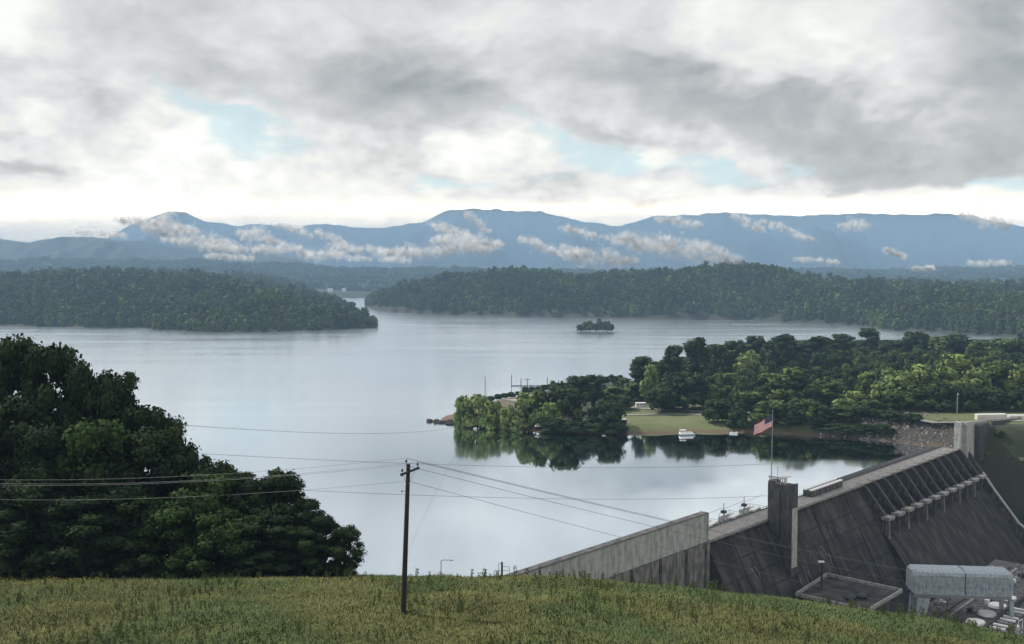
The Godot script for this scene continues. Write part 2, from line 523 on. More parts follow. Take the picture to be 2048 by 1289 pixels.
# ---------------------------------------------------------------- dam frame
func dam_thing(called: String, label: String, category: String, s := 0.0, y := 0.0, off := 0.0) -> Node3D:
	var p := DAM_O + DAM_A * s + DAM_N * off
	var o := thing(called, label, category)
	o.transform = Transform3D(Basis(Vector3(DAM_A.x, 0, -DAM_A.y), Vector3.UP, Vector3(DAM_N.x, 0, -DAM_N.y)), Vector3(p.x, y, -p.y))
	return o

func to_dam(p: Vector3) -> Vector2:
	var q := Vector2(p.x, -p.z) - DAM_O
	return Vector2(q.dot(DAM_A), q.dot(DAM_N))

# ================================================================ the scene
func _ready() -> void:
	rng.seed = 7
	nz.seed = 3
	nz.frequency = 0.01
	nz.fractal_octaves = 4

	var cam := Camera3D.new()
	cam.name = "camera"
	cam.position = EYE
	cam.rotation_degrees.x = -2.705
	cam.fov = 35.73
	cam.near = 0.5
	cam.far = 20000.0
	add_child(cam)
	cam.current = true

	var env := Environment.new()
	env.background_mode = Environment.BG_SKY
	env.sky = Sky.new()
	var pan := PanoramaSkyMaterial.new()
	pan.panorama = painted_sky()
	env.sky.sky_material = pan
	env.tonemap_mode = Environment.TONE_MAPPER_LINEAR
	env.tonemap_exposure = 1.0
	env.fog_enabled = true
	env.fog_density = HAZE
	env.fog_light_color = Color(0.43, 0.685, 1.0).linear_to_srgb()
	env.volumetric_fog_enabled = true
	env.volumetric_fog_density = 0.0
	env.sdfgi_enabled = true
	env.ssao_enabled = true
	env.ssil_enabled = true
	var we := WorldEnvironment.new()
	we.name = "environment"
	we.environment = env
	add_child(we)

	var sun := DirectionalLight3D.new()
	sun.name = "sun"
	sun.light_energy = 1.5
	sun.light_color = Color(1.0, 0.975, 0.94)
	sun.light_angular_distance = 0.6
	sun.shadow_enabled = true
	add_child(sun)
	sun.look_at_from_position(Vector3(-0.62, 0.75, -0.25) * 100.0, Vector3.ZERO)

	make_materials()
	make_setting()
	make_forests()
	make_park_trees()
	make_near_trees()
	make_dam()
	make_powerhouse()
	make_pole_and_wires()
	make_park_things()
	make_grass()
	make_mist()
	make_cloud()
	make_valley_haze()

func make_materials() -> void:
	M.bark = mat(Color(0.05, 0.042, 0.034))
	M.leaf = leafy()
	M.land = tinted()
	M.wood = mat(Color(0.022, 0.02, 0.02), 0.85)
	M.wire = mat(Color(0.13, 0.14, 0.15), 0.6, 0.3)
	M.dark_metal = mat(Color(0.04, 0.045, 0.05), 0.6, 0.3)
	M.grey_metal = mat(Color(0.3, 0.32, 0.34), 0.55, 0.3)
	M.white = mat(Color(0.84, 0.84, 0.83), 0.6)
	M.glass_dark = mat(Color(0.02, 0.025, 0.03), 0.15)
	M.rubber = mat(Color(0.02, 0.02, 0.02), 0.9)
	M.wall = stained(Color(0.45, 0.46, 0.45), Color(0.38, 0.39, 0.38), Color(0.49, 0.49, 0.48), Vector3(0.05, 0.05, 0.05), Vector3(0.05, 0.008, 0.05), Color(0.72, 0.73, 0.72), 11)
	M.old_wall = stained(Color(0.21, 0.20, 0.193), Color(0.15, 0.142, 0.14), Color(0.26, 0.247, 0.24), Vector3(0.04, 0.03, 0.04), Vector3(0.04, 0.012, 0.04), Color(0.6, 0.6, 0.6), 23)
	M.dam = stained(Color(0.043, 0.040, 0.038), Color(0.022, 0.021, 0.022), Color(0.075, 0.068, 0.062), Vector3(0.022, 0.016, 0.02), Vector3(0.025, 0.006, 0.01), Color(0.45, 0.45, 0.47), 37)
	M.tower = stained(Color(0.07, 0.07, 0.073), Color(0.055, 0.055, 0.058), Color(0.095, 0.092, 0.09), Vector3(0.05, 0.03, 0.05), Vector3(0.06, 0.012, 0.06), Color(0.65, 0.65, 0.67), 41)
	M.pier = stained(Color(0.085, 0.08, 0.08), Color(0.05, 0.048, 0.05), Color(0.125, 0.118, 0.112), Vector3(0.08, 0.03, 0.06), Vector3(0.1, 0.012, 0.1), Color(0.4, 0.4, 0.42), 53)
	M.ledge = stained(Color(0.33, 0.325, 0.32), Color(0.22, 0.215, 0.21), Color(0.43, 0.42, 0.41), Vector3(0.1, 0.1, 0.1), Vector3(0.1, 0.1, 0.1), Color(0.6, 0.6, 0.6), 59)
	M.road = stained(Color(0.33, 0.31, 0.295), Color(0.25, 0.235, 0.225), Color(0.40, 0.375, 0.355), Vector3(0.03, 0.2, 0.2), Vector3(0.02, 0.3, 0.3), Color(0.7, 0.68, 0.66), 61)
	M.gate = mat(Color(0.022, 0.025, 0.034), 0.6, 0.2)
	M.deck = stained(Color(0.12, 0.118, 0.122), Color(0.08, 0.077, 0.08), Color(0.17, 0.165, 0.165), Vector3(0.06, 0.1, 0.06), Vector3(0.03, 0.1, 0.1), Color(0.5, 0.5, 0.5), 67)
	M.crane = stained(Color(0.36, 0.41, 0.46), Color(0.30, 0.35, 0.40), Color(0.42, 0.47, 0.51), Vector3(0.1, 0.1, 0.1), Vector3(0.15, 0.02, 0.15), Color(0.7, 0.72, 0.74), 71)
	M.rock = mat(Color(0.16, 0.145, 0.13))
	M.gravel = stained(Color(0.30, 0.285, 0.26), Color(0.22, 0.21, 0.19), Color(0.38, 0.36, 0.33), Vector3(0.04, 0.04, 0.04), Vector3(0.1, 0.1, 0.1), Color(0.8, 0.8, 0.8), 73)

	# calm in the cove, ruffled farther out: the wind's streaks are in the gloss
	var w := mat(Color(0.78, 0.87, 0.94), 1.0, 1.0)
	var gloss := Image.create_empty(512, 1024, false, Image.FORMAT_L8)
	for j in 1024:
		var d := 100.0 + 2400.0 * (j + 0.5) / 1024.0
		for i in 512:
			var x := -1280.0 + 2560.0 * (i + 0.5) / 512.0
			var streak := fbm(x * 0.16, d * 0.9, 60.0) + 0.5 * fbm(x * 0.05 + 700.0, d * 1.5, 45.0)
			var open_water := smoothstep(520.0, 1050.0, d - minf(x + 20.0, 0.0) * 0.35)
			var rough := lerpf(0.14, 0.235, open_water) + streak * lerpf(0.03, 0.055, open_water)
			rough = lerpf(0.06 + 0.05 * streak, rough, smoothstep(20.0, -90.0, x) if d < 545.0 else 1.0)
			rough = clampf(rough, 0.03, 0.3)
			gloss.set_pixel(i, j, Color(rough, rough, rough))
	w.roughness_texture = ImageTexture.create_from_image(gloss)
	w.texture_repeat = false
	M.water = w
	var f := mat(Color(0.98, 0.98, 0.98), 1.0)
	f.albedo_color.a = 0.15
	f.transparency = BaseMaterial3D.TRANSPARENCY_ALPHA
	f.specular_mode = BaseMaterial3D.SPECULAR_DISABLED
	f.backlight_enabled = true
	f.backlight = Color(1, 1, 1)
	M.mist = f


func grass_tone(x: float, d: float) -> Color:
	var a := fbm(x, d * 1.6, 24.0)
	var b := fbm(x + 77.0, d * 1.6, 8.0)
	var c := Color(0.150, 0.164, 0.064)
	c = c.lerp(Color(0.105, 0.148, 0.058), clampf(smoothstep(-0.1, 0.35, a) + smoothstep(-5.0, 25.0, x) * smoothstep(80.0, 92.0, d) * 0.9, 0.0, 1.0))
	c = c.lerp(Color(0.16, 0.15, 0.06), smoothstep(0.05, 0.4, b) * 0.28)
	return c * (1.25 + 0.4 * b)

func make_setting() -> void:
	# lake: everything but the valley below the dam
	var lake := PackedVector2Array([Vector2(-5200, 60)])
	for q in [Vector2(-135, -4), Vector2(238, -4)]:
		lake.append(DAM_O + DAM_A * q.x + DAM_N * q.y)
	lake.append_array([Vector2(300, 470), Vector2(5200, 470), Vector2(5200, 5200), Vector2(-5200, 5200)])
	var t := PackedVector3Array()
	for k in Geometry2D.triangulate_polygon(lake):
		t.append(Vector3(lake[k].x, 0, -lake[k].y))
	var uv := PackedVector2Array()
	for q in t:
		uv.append(Vector2((q.x + 1280.0) / 2560.0, (-q.z - 100.0) / 2400.0))
	var wa := []
	wa.resize(Mesh.ARRAY_MAX)
	wa[Mesh.ARRAY_VERTEX] = t; wa[Mesh.ARRAY_TEX_UV] = uv
	var wm := ArrayMesh.new()
	wm.add_surface_from_arrays(Mesh.PRIMITIVE_TRIANGLES, wa)
	setting("lake_water", wm, M.water)

	setting("grass_hill", sheet(-190, 190, -30, 260, 190, 145, hill, func(x, d, _y, _n): return grass_tone(x, d)), M.land)

	var vs := PackedVector3Array()
	var vc := PackedColorArray()
	var at := func(s: float, off: float) -> Vector3:
		var p := DAM_O + DAM_A * s + DAM_N * off
		return Vector3(p.x, valley(s, off), -p.y)
	for i in 170:
		for j in 75:
			var s0 := -120.0 + i * 3.0
			var o0 := -3.0 + j * 4.0
			quad(vs, at.call(s0, o0), at.call(s0 + 3.0, o0), at.call(s0 + 3.0, o0 + 4.0), at.call(s0, o0 + 4.0))
			var g := Color(0.035, 0.05, 0.025).lerp(Color(0.06, 0.055, 0.04), clampf(0.5 + fbm(s0, o0, 25.0), 0.0, 1.0))
			for k in 6:
				vc.append(g)
	setting("valley_ground", mesh_of(vs, vc), M.land)

	setting("park_ground", sheet(-80, 1000, 440, 1330, 270, 222, park_land, park_tone, func(a, b, c, d):
		for q in [a, b, c, d]:
			var sd := to_dam(q)
			if sd.y > -3.0 and sd.x < 236.0:
				return false
		return maxf(maxf(a.y, b.y), maxf(c.y, d.y)) > -3.5), M.land)

	var woods := func(x, d, y, _n): return Color(0.03, 0.042, 0.022).lerp(Color(0.045, 0.042, 0.033), smoothstep(1.3, 0.5, y))
	setting("left_hill", sheet(-2600, -200, 1400, 3700, 120, 115, left_hill, woods), M.land)
	setting("right_hill", sheet(-520, 2000, 1150, 3700, 126, 128, right_hill, woods), M.land)
	setting("far_hills", sheet(-4200, 4200, 3580, 6700, 150, 80, far_land, woods), M.land)

	var front: Array = [Vector2(-6143, 244), Vector2(-4226, 276), Vector2(-3267, 321), Vector2(-3172, 308), Vector2(-3077, 292), Vector2(-2996, 314), Vector2(-2910, 330), Vector2(-2693, 327), Vector2(-2438, 305), Vector2(-2183, 276), Vector2(-1896, 286), Vector2(-1705, 257), Vector2(-1514, 219), Vector2(-1354, 178), Vector2(-1099, 133), Vector2(-844, 101), Vector2(-396, 66)]
	var main: Array = [Vector2(-6091, 45), Vector2(-3849, 205), Vector2(-3287, 364), Vector2(-3037, 499), Vector2(-2885, 551), Vector2(-2745, 598), Vector2(-2597, 586), Vector2(-2487, 539), Vector2(-2407, 507), Vector2(-2208, 483), Vector2(-2009, 507), Vector2(-1730, 475), Vector2(-1491, 499), Vector2(-1212, 467), Vector2(-933, 483), Vector2(-693, 515), Vector2(-582, 578), Vector2(-494, 618), Vector2(-295, 626), Vector2(-56, 614), Vector2(223, 598), Vector2(422, 555), Vector2(622, 507), Vector2(861, 483), Vector2(1060, 539), Vector2(1140, 563), Vector2(1379, 567), Vector2(1697, 582), Vector2(2016, 571), Vector2(2335, 574), Vector2(2494, 586), Vector2(2892, 578), Vector2(3291, 586), Vector2(3510, 578), Vector2(3689, 571), Vector2(3830, 523), Vector2(4082, 475), Vector2(5084, 563), Vector2(6684, 404)]
	for row in [["front_mountain", front, 6400.0, 900.0], ["mountain_range", main, 8000.0, 1500.0]]:
		var ridge: Array = row[1]
		var d0: float = row[2]
		var deep: float = row[3]
		var height := func(x: float, d: float) -> float:
			var k := (d0 - d) / deep
			var top := along(ridge, x * d0 / d) + (fbm(x * d0 / d, 40.0, 420.0) * 16.0 + fbm(x * d0 / d, 90.0, 130.0) * 9.0) * d0 / 8000.0
			if k < 0.0:
				return top + k * 400.0
			var spur := fbm(x * 1.0, d * 0.35, 900.0) * 0.7 + fbm(x + 400.0, d * 0.5, 330.0) * 0.4
			return minf(lerpf(top, -10.0, clampf(pow(k, 0.8), 0.0, 1.0)) + top * spur * 4.0 * k * (1.0 - k), top * (1.0 - 0.25 * k))
		setting(row[0], sheet(-4600, 4600, d0 - deep, d0 + 150.0, 420, 30, height, func(_x, _d, _y, _n): return Color(0.03, 0.045, 0.03)), M.land)

func park_tone(x: float, d: float, y: float, _n: Vector3) -> Color:
	var g := Color(0.10, 0.135, 0.05).lerp(Color(0.14, 0.15, 0.07), clampf(0.5 + fbm(x, d, 12.0) * 1.5, 0, 1))
	var wood := Color(0.035, 0.045, 0.025)
	var lawn := smoothstep(46.0, 54.0, x) * smoothstep(178.0, 168.0, x) * smoothstep(625.0, 612.0, d)
	var bank := smoothstep(168.0, 176.0, x) * smoothstep(600.0, 560.0, d)
	var c := wood.lerp(g, maxf(lawn, bank * smoothstep(7.0, 11.0, y)))
	if x > 166.0 and d < 560.0:
		c = c.lerp(Color(0.065, 0.06, 0.054), smoothstep(12.0, 9.0, y) * bank)
	if x < 40.0:
		c = c.lerp(Color(0.15, 0.125, 0.095), smoothstep(30.0, 10.0, x) * 0.7)
	return c.lerp(Color(0.135, 0.092, 0.066), smoothstep(1.5, 0.8, y) * smoothstep(-1.5, 0.0, y))

# ---------------------------------------------------------------- woods on the far shores
func make_forests() -> void:
	var greens := [Color(0.050, 0.084, 0.028), Color(0.042, 0.072, 0.028), Color(0.060, 0.090, 0.030)]
	var far_crown: Array = []
	for k in 4:
		far_crown.append(crown_mesh(300 + k, [0, 3, 0, 1][k], 5.5, [13.0, 12.0, 15.0, 17.0][k], 190, 2.1, greens))
	for row in [["left_shore_forest", left_hill, -1500.0, -200.0, 1450.0, 3500.0, 9.5], ["right_shore_forest", right_hill, -520.0, 1250.0, 1250.0, 3200.0, 9.5]]:
		var f: Callable = row[1]
		var places: Array = [[], [], [], []]
		var tints: Array = [PackedColorArray(), PackedColorArray(), PackedColorArray(), PackedColorArray()]
		var d: float = row[4]
		while d < row[5]:
			var step: float = row[6] * (1.0 + (d - 1400.0) / 2600.0)
			var x: float = maxf(row[2], -0.58 * d)
			while x < minf(row[3], 0.58 * d):
				var px := x + rng.randf_range(-0.5, 0.5) * step
				var pd := d + rng.randf_range(-0.5, 0.5) * step
				var y: float = f.call(px, pd)
				if y > 0.5:
					var k := rng.randi() % 4
					var s := rng.randf_range(0.6, 1.5) * (step / 9.5) ** 0.6
					places[k].append(Transform3D(Basis(Vector3.UP, rng.randf() * TAU).scaled(Vector3(s, s * rng.randf_range(0.8, 1.25), s)), Vector3(px, y - 1.5, -pd)))
					var tone := 0.75 + 0.9 * clampf(fbm(px, pd, 150.0) + 0.25, 0.0, 1.0) + rng.randf_range(-0.2, 0.3)
					tints[k].append(Color(tone * rng.randf_range(1.05, 1.4), tone * 1.1, tone * rng.randf_range(0.8, 1.0)))
				x += step
			d += step
		for k in 4:
			var typed: Array[Transform3D] = []
			typed.assign(places[k])
			scatter(row[0], far_crown[k], M.leaf, typed, tints[k])
	# the low hills beyond, wooded too
	var typed: Array[Transform3D] = []
	var tints := PackedColorArray()
	for i in 9000:
		var d := lerpf(3650.0, 5900.0, sqrt(rng.randf()))
		var x := rng.randf_range(-0.56, 0.56) * d
		var y := far_land(x, d)
		if y < 3.0:
			continue
		var s := rng.randf_range(1.6, 3.0)
		typed.append(Transform3D(Basis(Vector3.UP, rng.randf() * TAU).scaled(Vector3(s * 1.5, s * 0.8, s * 1.5)), Vector3(x, y - 4.0, -d)))
		var tone := rng.randf_range(0.7, 1.2)
		tints.append(Color(tone, tone, tone))
	scatter("far_hills_forest", far_crown[0], M.leaf, typed, tints)

# ---------------------------------------------------------------- trees of the wooded point
func make_park_trees() -> void:
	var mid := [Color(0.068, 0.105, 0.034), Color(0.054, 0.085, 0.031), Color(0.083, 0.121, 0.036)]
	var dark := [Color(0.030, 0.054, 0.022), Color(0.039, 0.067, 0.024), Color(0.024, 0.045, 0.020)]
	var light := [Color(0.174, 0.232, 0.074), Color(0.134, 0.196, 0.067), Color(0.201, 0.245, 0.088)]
	for v in 3:
		make_kind("oak%d" % v, 0, 6.0, 17.0, 0.12, 1500, 1.15, mid, 100 + v)
		make_kind("pine%d" % v, 1, 5.0, 24.0, 0.25, 1300, 1.05, dark, 110 + v)
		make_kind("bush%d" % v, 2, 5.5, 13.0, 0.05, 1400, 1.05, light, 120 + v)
		make_kind("shade%d" % v, 3, 7.0, 17.0, 0.14, 1700, 1.15, dark, 130 + v)
	make_kind("cedar0", 4, 5.0, 22.0, 0.1, 900, 1.0, dark, 140)
	var kinds := ["oak", "pine", "bush", "shade", "cedar"]
	var names := ["oak_tree", "pine_tree", "willow_tree", "shade_tree", "cedar_tree"]
	var taken: Array[Vector2] = []
	for r in [
	[-27.6, 556.0, 17.5, 6.9, 2, "pale green bush nearest the tip of the wooded point"],
	[-19.2, 553.0, 18.7, 9.0, 2, "rounded light green tree second from the tip of the point"],
	[-10.7, 548.0, 15.4, 7.8, 2, "low grey green willow at the waterline beside the point's brown bank"],
	[-2.5, 545.0, 13.3, 7.8, 2, "low bright green willow on the waterline left of the white canopy"],
	[7.2, 550.0, 19.9, 9.3, 2, "light green tree leaning over the water in front of the white canopy"],
	[16.9, 552.0, 21.6, 9.0, 0, "mid green tree left of the large dark round tree on the point"],
	[27.2, 553.0, 24.0, 15.8, 3, "large dark round tree at the waterside in the middle of the point"],
	[40.3, 590.0, 25.3, 11.9, 1, "dark uneven tall tree behind the large round waterside tree"],
	[50.0, 600.0, 24.9, 8.6, 1, "dark tree with an open ragged top sticking up above the point"],
	[51.1, 538.0, 17.5, 11.5, 3, "dark low round tree right at the water beside the small beach"],
	[64.6, 640.0, 13.8, 12.5, 0, "grey green tree on the far side of the point behind the parked campers"],
	[76.5, 640.0, 16.0, 10.4, 0, "mid green tree behind the two white campers"],
	[83.8, 640.0, 32.8, 9.6, 1, "tall dark round topped pine at the left end of the high wood"],
	[86.9, 628.0, 28.4, 6.9, 2, "yellow green slender tree in front of the tall dark pine"],
	[98.5, 650.0, 27.0, 6.8, 1, "open crowned pine with sky showing through between two taller pines"],
	[108.6, 665.0, 38.4, 9.1, 1, "tall airy pine with gaps through its crown above the lawn"],
	[89.2, 590.0, 18.4, 11.1, 3, "dark wide shade tree on the lawn with a thick straight trunk"],
	[103.6, 600.0, 26.4, 15.6, 3, "largest dark shade tree on the lawn with a forked trunk"],
	[127.4, 680.0, 42.5, 11.9, 1, "very tall rounded dark pine, highest on the left of the wood"],
	[114.5, 552.0, 15.8, 10.4, 3, "dark egg shaped tree at the right edge of the lawn by the shore"],
	[144.9, 700.0, 36.0, 9.1, 1, "dark pine in the skyline right of the tallest rounded pine"],
	[160.9, 720.0, 37.4, 11.2, 1, "broad dark pine on the skyline above the middle of the lawn"],
	[138.4, 640.0, 22.4, 12.9, 0, "green oak in front of the skyline pines over the lawn"],
	[164.6, 690.0, 33.2, 12.1, 2, "pale olive pointed tree in the middle of the wood"],
	[180.9, 740.0, 39.8, 10.6, 1, "dark skyline pine with a level branch reaching right"],
	[198.7, 740.0, 41.3, 13.5, 1, "flat topped umbrella pine with an open arch below its branches"],
	[137.6, 572.0, 18.4, 11.2, 0, "dark green tree with a short trunk left of the flag"],
	[159.5, 610.0, 25.4, 13.9, 0, "mid green wide tree straight behind the flag"],
	[170.5, 590.0, 30.3, 16.1, 0, "big bushy green tree right of the flag above the cove"],
	[219.3, 760.0, 33.3, 12.8, 1, "dark skyline pine right of the flat topped umbrella pine"],
	[238.3, 760.0, 38.6, 14.3, 1, "broad dark pine above the cove on the skyline"],
	[183.7, 580.0, 23.9, 13.6, 0, "dense green tree on the shore halfway from flag to stone bank"],
	[260.2, 780.0, 39.0, 13.2, 1, "dark ragged pine left of the layered cedar"],
	[284.0, 790.0, 43.1, 11.8, 1, "layered dark cedar with level branches standing above the skyline"],
	[188.8, 552.0, 20.8, 11.1, 2, "light olive tree leaning out beside the stone bank"],
	[194.7, 545.0, 16.6, 8.5, 0, "small dark green tree at the left end of the gravel road"],
	[307.0, 800.0, 32.1, 13.0, 1, "dark pine right of the layered cedar on the skyline"],
	[323.7, 800.0, 39.8, 15.1, 3, "broad black green crown on the skyline above the sunlit trees"],
	[338.7, 790.0, 36.8, 15.4, 0, "olive green round crown on the skyline left of the gap"],
	[357.0, 800.0, 37.8, 15.1, 3, "dark crown beside the gap of far water on the skyline"],
	[363.8, 780.0, 33.5, 11.2, 0, "small crown in the skyline dip above the sunlit trees"],
	[376.1, 760.0, 37.1, 15.8, 0, "dull green round crown on the skyline at the right edge"],
	[387.3, 750.0, 39.2, 14.6, 3, "dark crown cut by the right edge of the view on the skyline"],
	[208.2, 556.0, 25.3, 9.8, 2, "sunlit yellow green tree at the left of the bright grove"],
	[216.3, 552.0, 31.9, 10.8, 2, "sunlit light green tree left of the brightest crown"],
	[232.0, 560.0, 35.1, 11.6, 2, "sunlit round tree directly left of the brightest crown"],
	[252.6, 570.0, 39.9, 13.7, 2, "brightest yellow green tree at the top of the sunlit grove"],
	[261.1, 556.0, 33.5, 11.9, 2, "sunlit green tree right of the brightest crown"],
	[275.9, 562.0, 36.6, 12.1, 0, "green tree above the right hand field pole"],
	[283.3, 556.0, 35.4, 10.8, 2, "pale green tree with rusty leaves at the right edge"],
	[212.0, 544.0, 22.8, 9.5, 0, "shaded green tree at the back of the gravel road"],
	[220.9, 536.0, 25.3, 10.8, 0, "shaded tree in the front row left of the field pole"],
	[230.4, 530.0, 27.1, 10.7, 3, "dark tree directly behind the field pole"],
	[241.0, 527.0, 26.9, 10.6, 3, "dark tree right of the field pole above the white trailers"],
	[253.3, 525.0, 25.5, 10.9, 3, "black green tree behind the long white trailer"],
	[265.5, 523.0, 25.2, 10.9, 3, "dark tree behind the second white trailer"],
	[153.0, 560.0, 20.4, 12.0, 0, "dark green shore tree behind the flagpole's base line"],
	[164.1, 548.0, 16.2, 10.7, 3, "dark tree overhanging the cove's dark water"],
	[174.1, 538.0, 13.4, 9.8, 3, "low dark tree at the water just left of the stone bank"],
	[202.6, 546.0, 4.9, 3.9, 3, "small dark bush on top of the stone bank"],
	[180.2, 530.0, 8.9, 6.9, 3, "dark bush on the brown shore under the olive tree"],
	[141.3, 540.0, 17.2, 10.5, 0, "dark shore tree just right of the flag's pole"],
	[150.6, 537.0, 16.0, 9.8, 3, "dark round tree at the cove's edge, second right of the flag's pole"],
	[158.6, 537.0, 18.2, 10.1, 0, "green tree at the cove's edge, third right of the flag's pole"],
	[165.8, 534.0, 15.3, 9.4, 3, "low dark tree leaning to the cove's darkest water"],
	[122.7, 540.0, 12.3, 7.0, 3, "small dark tree between the egg shaped tree and the flag"],
	[132.6, 537.0, 10.6, 5.9, 0, "small round bush on the brown shore left of the flag"],
	[178.4, 533.0, 14.9, 9.7, 0, "mid green tree at the cove's right end below the olive tree"],
	[187.9, 531.0, 15.2, 8.3, 3, "dark tree where the cove's shore turns into the stone bank"],
	[168.6, 527.0, 6.9, 9.6, 3, "dark bush overhanging the cove below the olive tree"],
	[176.4, 522.0, 6.3, 9.5, 3, "dark bush at the waterline where the stone bank begins"],
	[184.5, 518.0, 6.9, 8.4, 3, "dark bush low on the stone bank's left third"],
	[192.4, 514.0, 5.4, 7.4, 3, "dark bush at the stone bank's foot in its middle"],
	[194.3, 527.0, 5.6, 7.2, 3, "dark bush low on the left of the stone bank"],
	[200.2, 521.0, 7.0, 7.8, 3, "dark bush in the middle of the stone bank"],
	[207.0, 513.0, 6.1, 6.7, 3, "dark bush lowest on the stone bank near the dam"],
	[3.3, 541.0, 7.3, 7.0, 2, "low pale bush at the waterline under the leaning light tree"],
	[22.7, 537.0, 7.3, 9.1, 3, "dark bush at the waterline under the large round tree"],
	[33.9, 535.0, 6.5, 9.0, 3, "dark bush at the waterline right of the large round tree"],
	[43.4, 533.0, 5.7, 7.6, 0, "green bush at the waterline before the ragged topped tree"],
	[55.5, 531.0, 7.1, 7.6, 3, "dark bush at the left end of the brown beach"],
	[19.4, 545.0, 15.2, 9.9, 2, "olive tree between the leaning light tree and the large round one"],
	[65.1, 600.0, 12.8, 9.8, 0, "dull green tree left of the campers"],
	[96.7, 600.0, 12.2, 11.7, 3, "dark tree behind the forked trunk on the lawn"],
	[116.3, 600.0, 18.8, 11.7, 0, "green tree closing the back of the lawn at the right"]
]:
		var y := park_land(r[0], r[1])
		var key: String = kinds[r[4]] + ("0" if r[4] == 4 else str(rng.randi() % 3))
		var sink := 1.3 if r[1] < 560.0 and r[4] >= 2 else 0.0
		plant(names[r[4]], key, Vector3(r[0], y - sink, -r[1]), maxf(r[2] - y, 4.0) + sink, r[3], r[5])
		taken.append(Vector2(r[0], r[1]))
	# the wood behind: one by one as far as they can be told apart, then as a mass
	var left := 230
	var rest: Array[Transform3D] = []
	var tints := PackedColorArray()
	var d := 526.0
	while d < 1120.0:
		var x := -10.0
		while x < d * 0.56:
			var p := Vector2(x + rng.randf_range(-5, 5), d + rng.randf_range(-5, 5))
			x += 14.0
			if poly_dist(p, park) < 9.0:
				continue
			var open := p.x > 54.0 and p.x < 112.0 and p.y < 618.0 or p.x < 90.0 and p.x > 58.0 and p.y < 632.0
			if open or p.x > 165.0 and p.y < 532.0 + maxf(0.0, 214.0 - p.x) * 0.6 or (p.x < 45.0 and p.y > 560.0 and p.y < 690.0) or to_dam(Vector3(p.x, 0, -p.y)).y > -22.0:
				continue
			var clash := false
			for q in taken:
				clash = clash or q.distance_squared_to(p) < 60.0
			if clash:
				continue
			var y := park_land(p.x, p.y)
			var h := rng.randf_range(12.0, 18.0) * (1.0 if p.y > 700.0 else 0.85)
			if p.x < 90.0 and p.y > 640.0:
				h = rng.randf_range(4.0, 7.0)
			elif p.x < 60.0:
				h = rng.randf_range(6.0, 11.0)
			elif p.x < 170.0 and p.y < 600.0:
				h = rng.randf_range(8.0, 13.0)
			var cap := 85.0 - 0.064 * p.y - y      # the wood's roof stays level with what is seen of it
			if p.x > 200.0 and p.y < 640.0:
				cap = 85.0 - 0.088 * p.y - y
			h = clampf(h, 4.0, maxf(cap, 4.0))
			if left > 0 and p.y < 900.0:
				left -= 1
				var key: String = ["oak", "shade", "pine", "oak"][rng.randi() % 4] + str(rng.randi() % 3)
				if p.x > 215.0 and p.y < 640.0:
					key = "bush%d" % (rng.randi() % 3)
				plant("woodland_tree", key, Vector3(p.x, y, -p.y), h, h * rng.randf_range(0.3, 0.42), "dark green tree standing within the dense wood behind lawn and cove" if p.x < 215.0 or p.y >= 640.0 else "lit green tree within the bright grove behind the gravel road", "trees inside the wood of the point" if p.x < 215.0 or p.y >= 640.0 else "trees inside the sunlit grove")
			else:
				rest.append(Transform3D(Basis(Vector3.UP, rng.randf() * TAU).scaled(Vector3(0.9, h / 15.0, 0.9)), Vector3(p.x, y - 1.0, -p.y)))
				var tone := rng.randf_range(0.5, 0.9)
				tints.append(Color(tone, tone, tone))
		d += 14.0
	scatter("far_wood_of_the_point", tree_kinds["oak0"][0], M.leaf, rest, tints)
	# scrub along the far bank behind the point
	var k := 0
	for i in 22:
		var q := Vector2(-14.0 + i * 4.6, 668.0 + i * 4.2 + 2.0 * sin(i * 2.3))
		var y := park_land(q.x, q.y)
		plant("bank_shrub", "shade%d" % (k % 3), Vector3(q.x, y, -q.y), 2.6 + 2.2 * rng.randf() + k * 0.16, 3.6, "small dark shrub in the row on the point's far bank against bright water", "shrubs on the far bank of the point")
		k += 1
	# the islet in the lake
	var t := PackedVector3Array()
	for i in 14:
		ball(t, Vector3(rng.randf_range(-22, 22), -0.3, rng.randf_range(-5, 5)), Vector3(9, 1.1, 4), 8, 4)
	for i in 10:
		ball(t, Vector3(-33 + i * 7.2, -0.2, 0), Vector3(5, 0.8, 2), 7, 4)
	var isl := setting("islet_ground", mesh_of(t), M.rock)
	isl.position = Vector3(123, 0, -1480)
	k = 0
	for q in [[-21, 9.5, 7, "leftmost low tree on the islet in the lake"], [-13, 13, 7.5, "round tree left of the gap in the islet's trees"], [-7, 14, 5.5, "tree leaning over the gap on the islet"], [0, 10.5, 6, "low bushy tree filling the gap in the middle of the islet"], [6, 17, 4.5, "tallest tree of the islet with a thin top"], [12, 13, 6.5, "tree right of the islet's tallest one"], [19, 13.5, 5.5, "pointed tree near the islet's right end"], [24, 10, 5, "rightmost tree on the islet sloping to the water"]]:
		plant("islet_tree", ["shade0", "oak0", "oak1", "shade2", "oak2", "shade1", "oak2", "shade2"][k], Vector3(123.0 + q[0], 0.4, -1480), q[1] * 1.2, q[2] * 1.1, q[3])
		k += 1

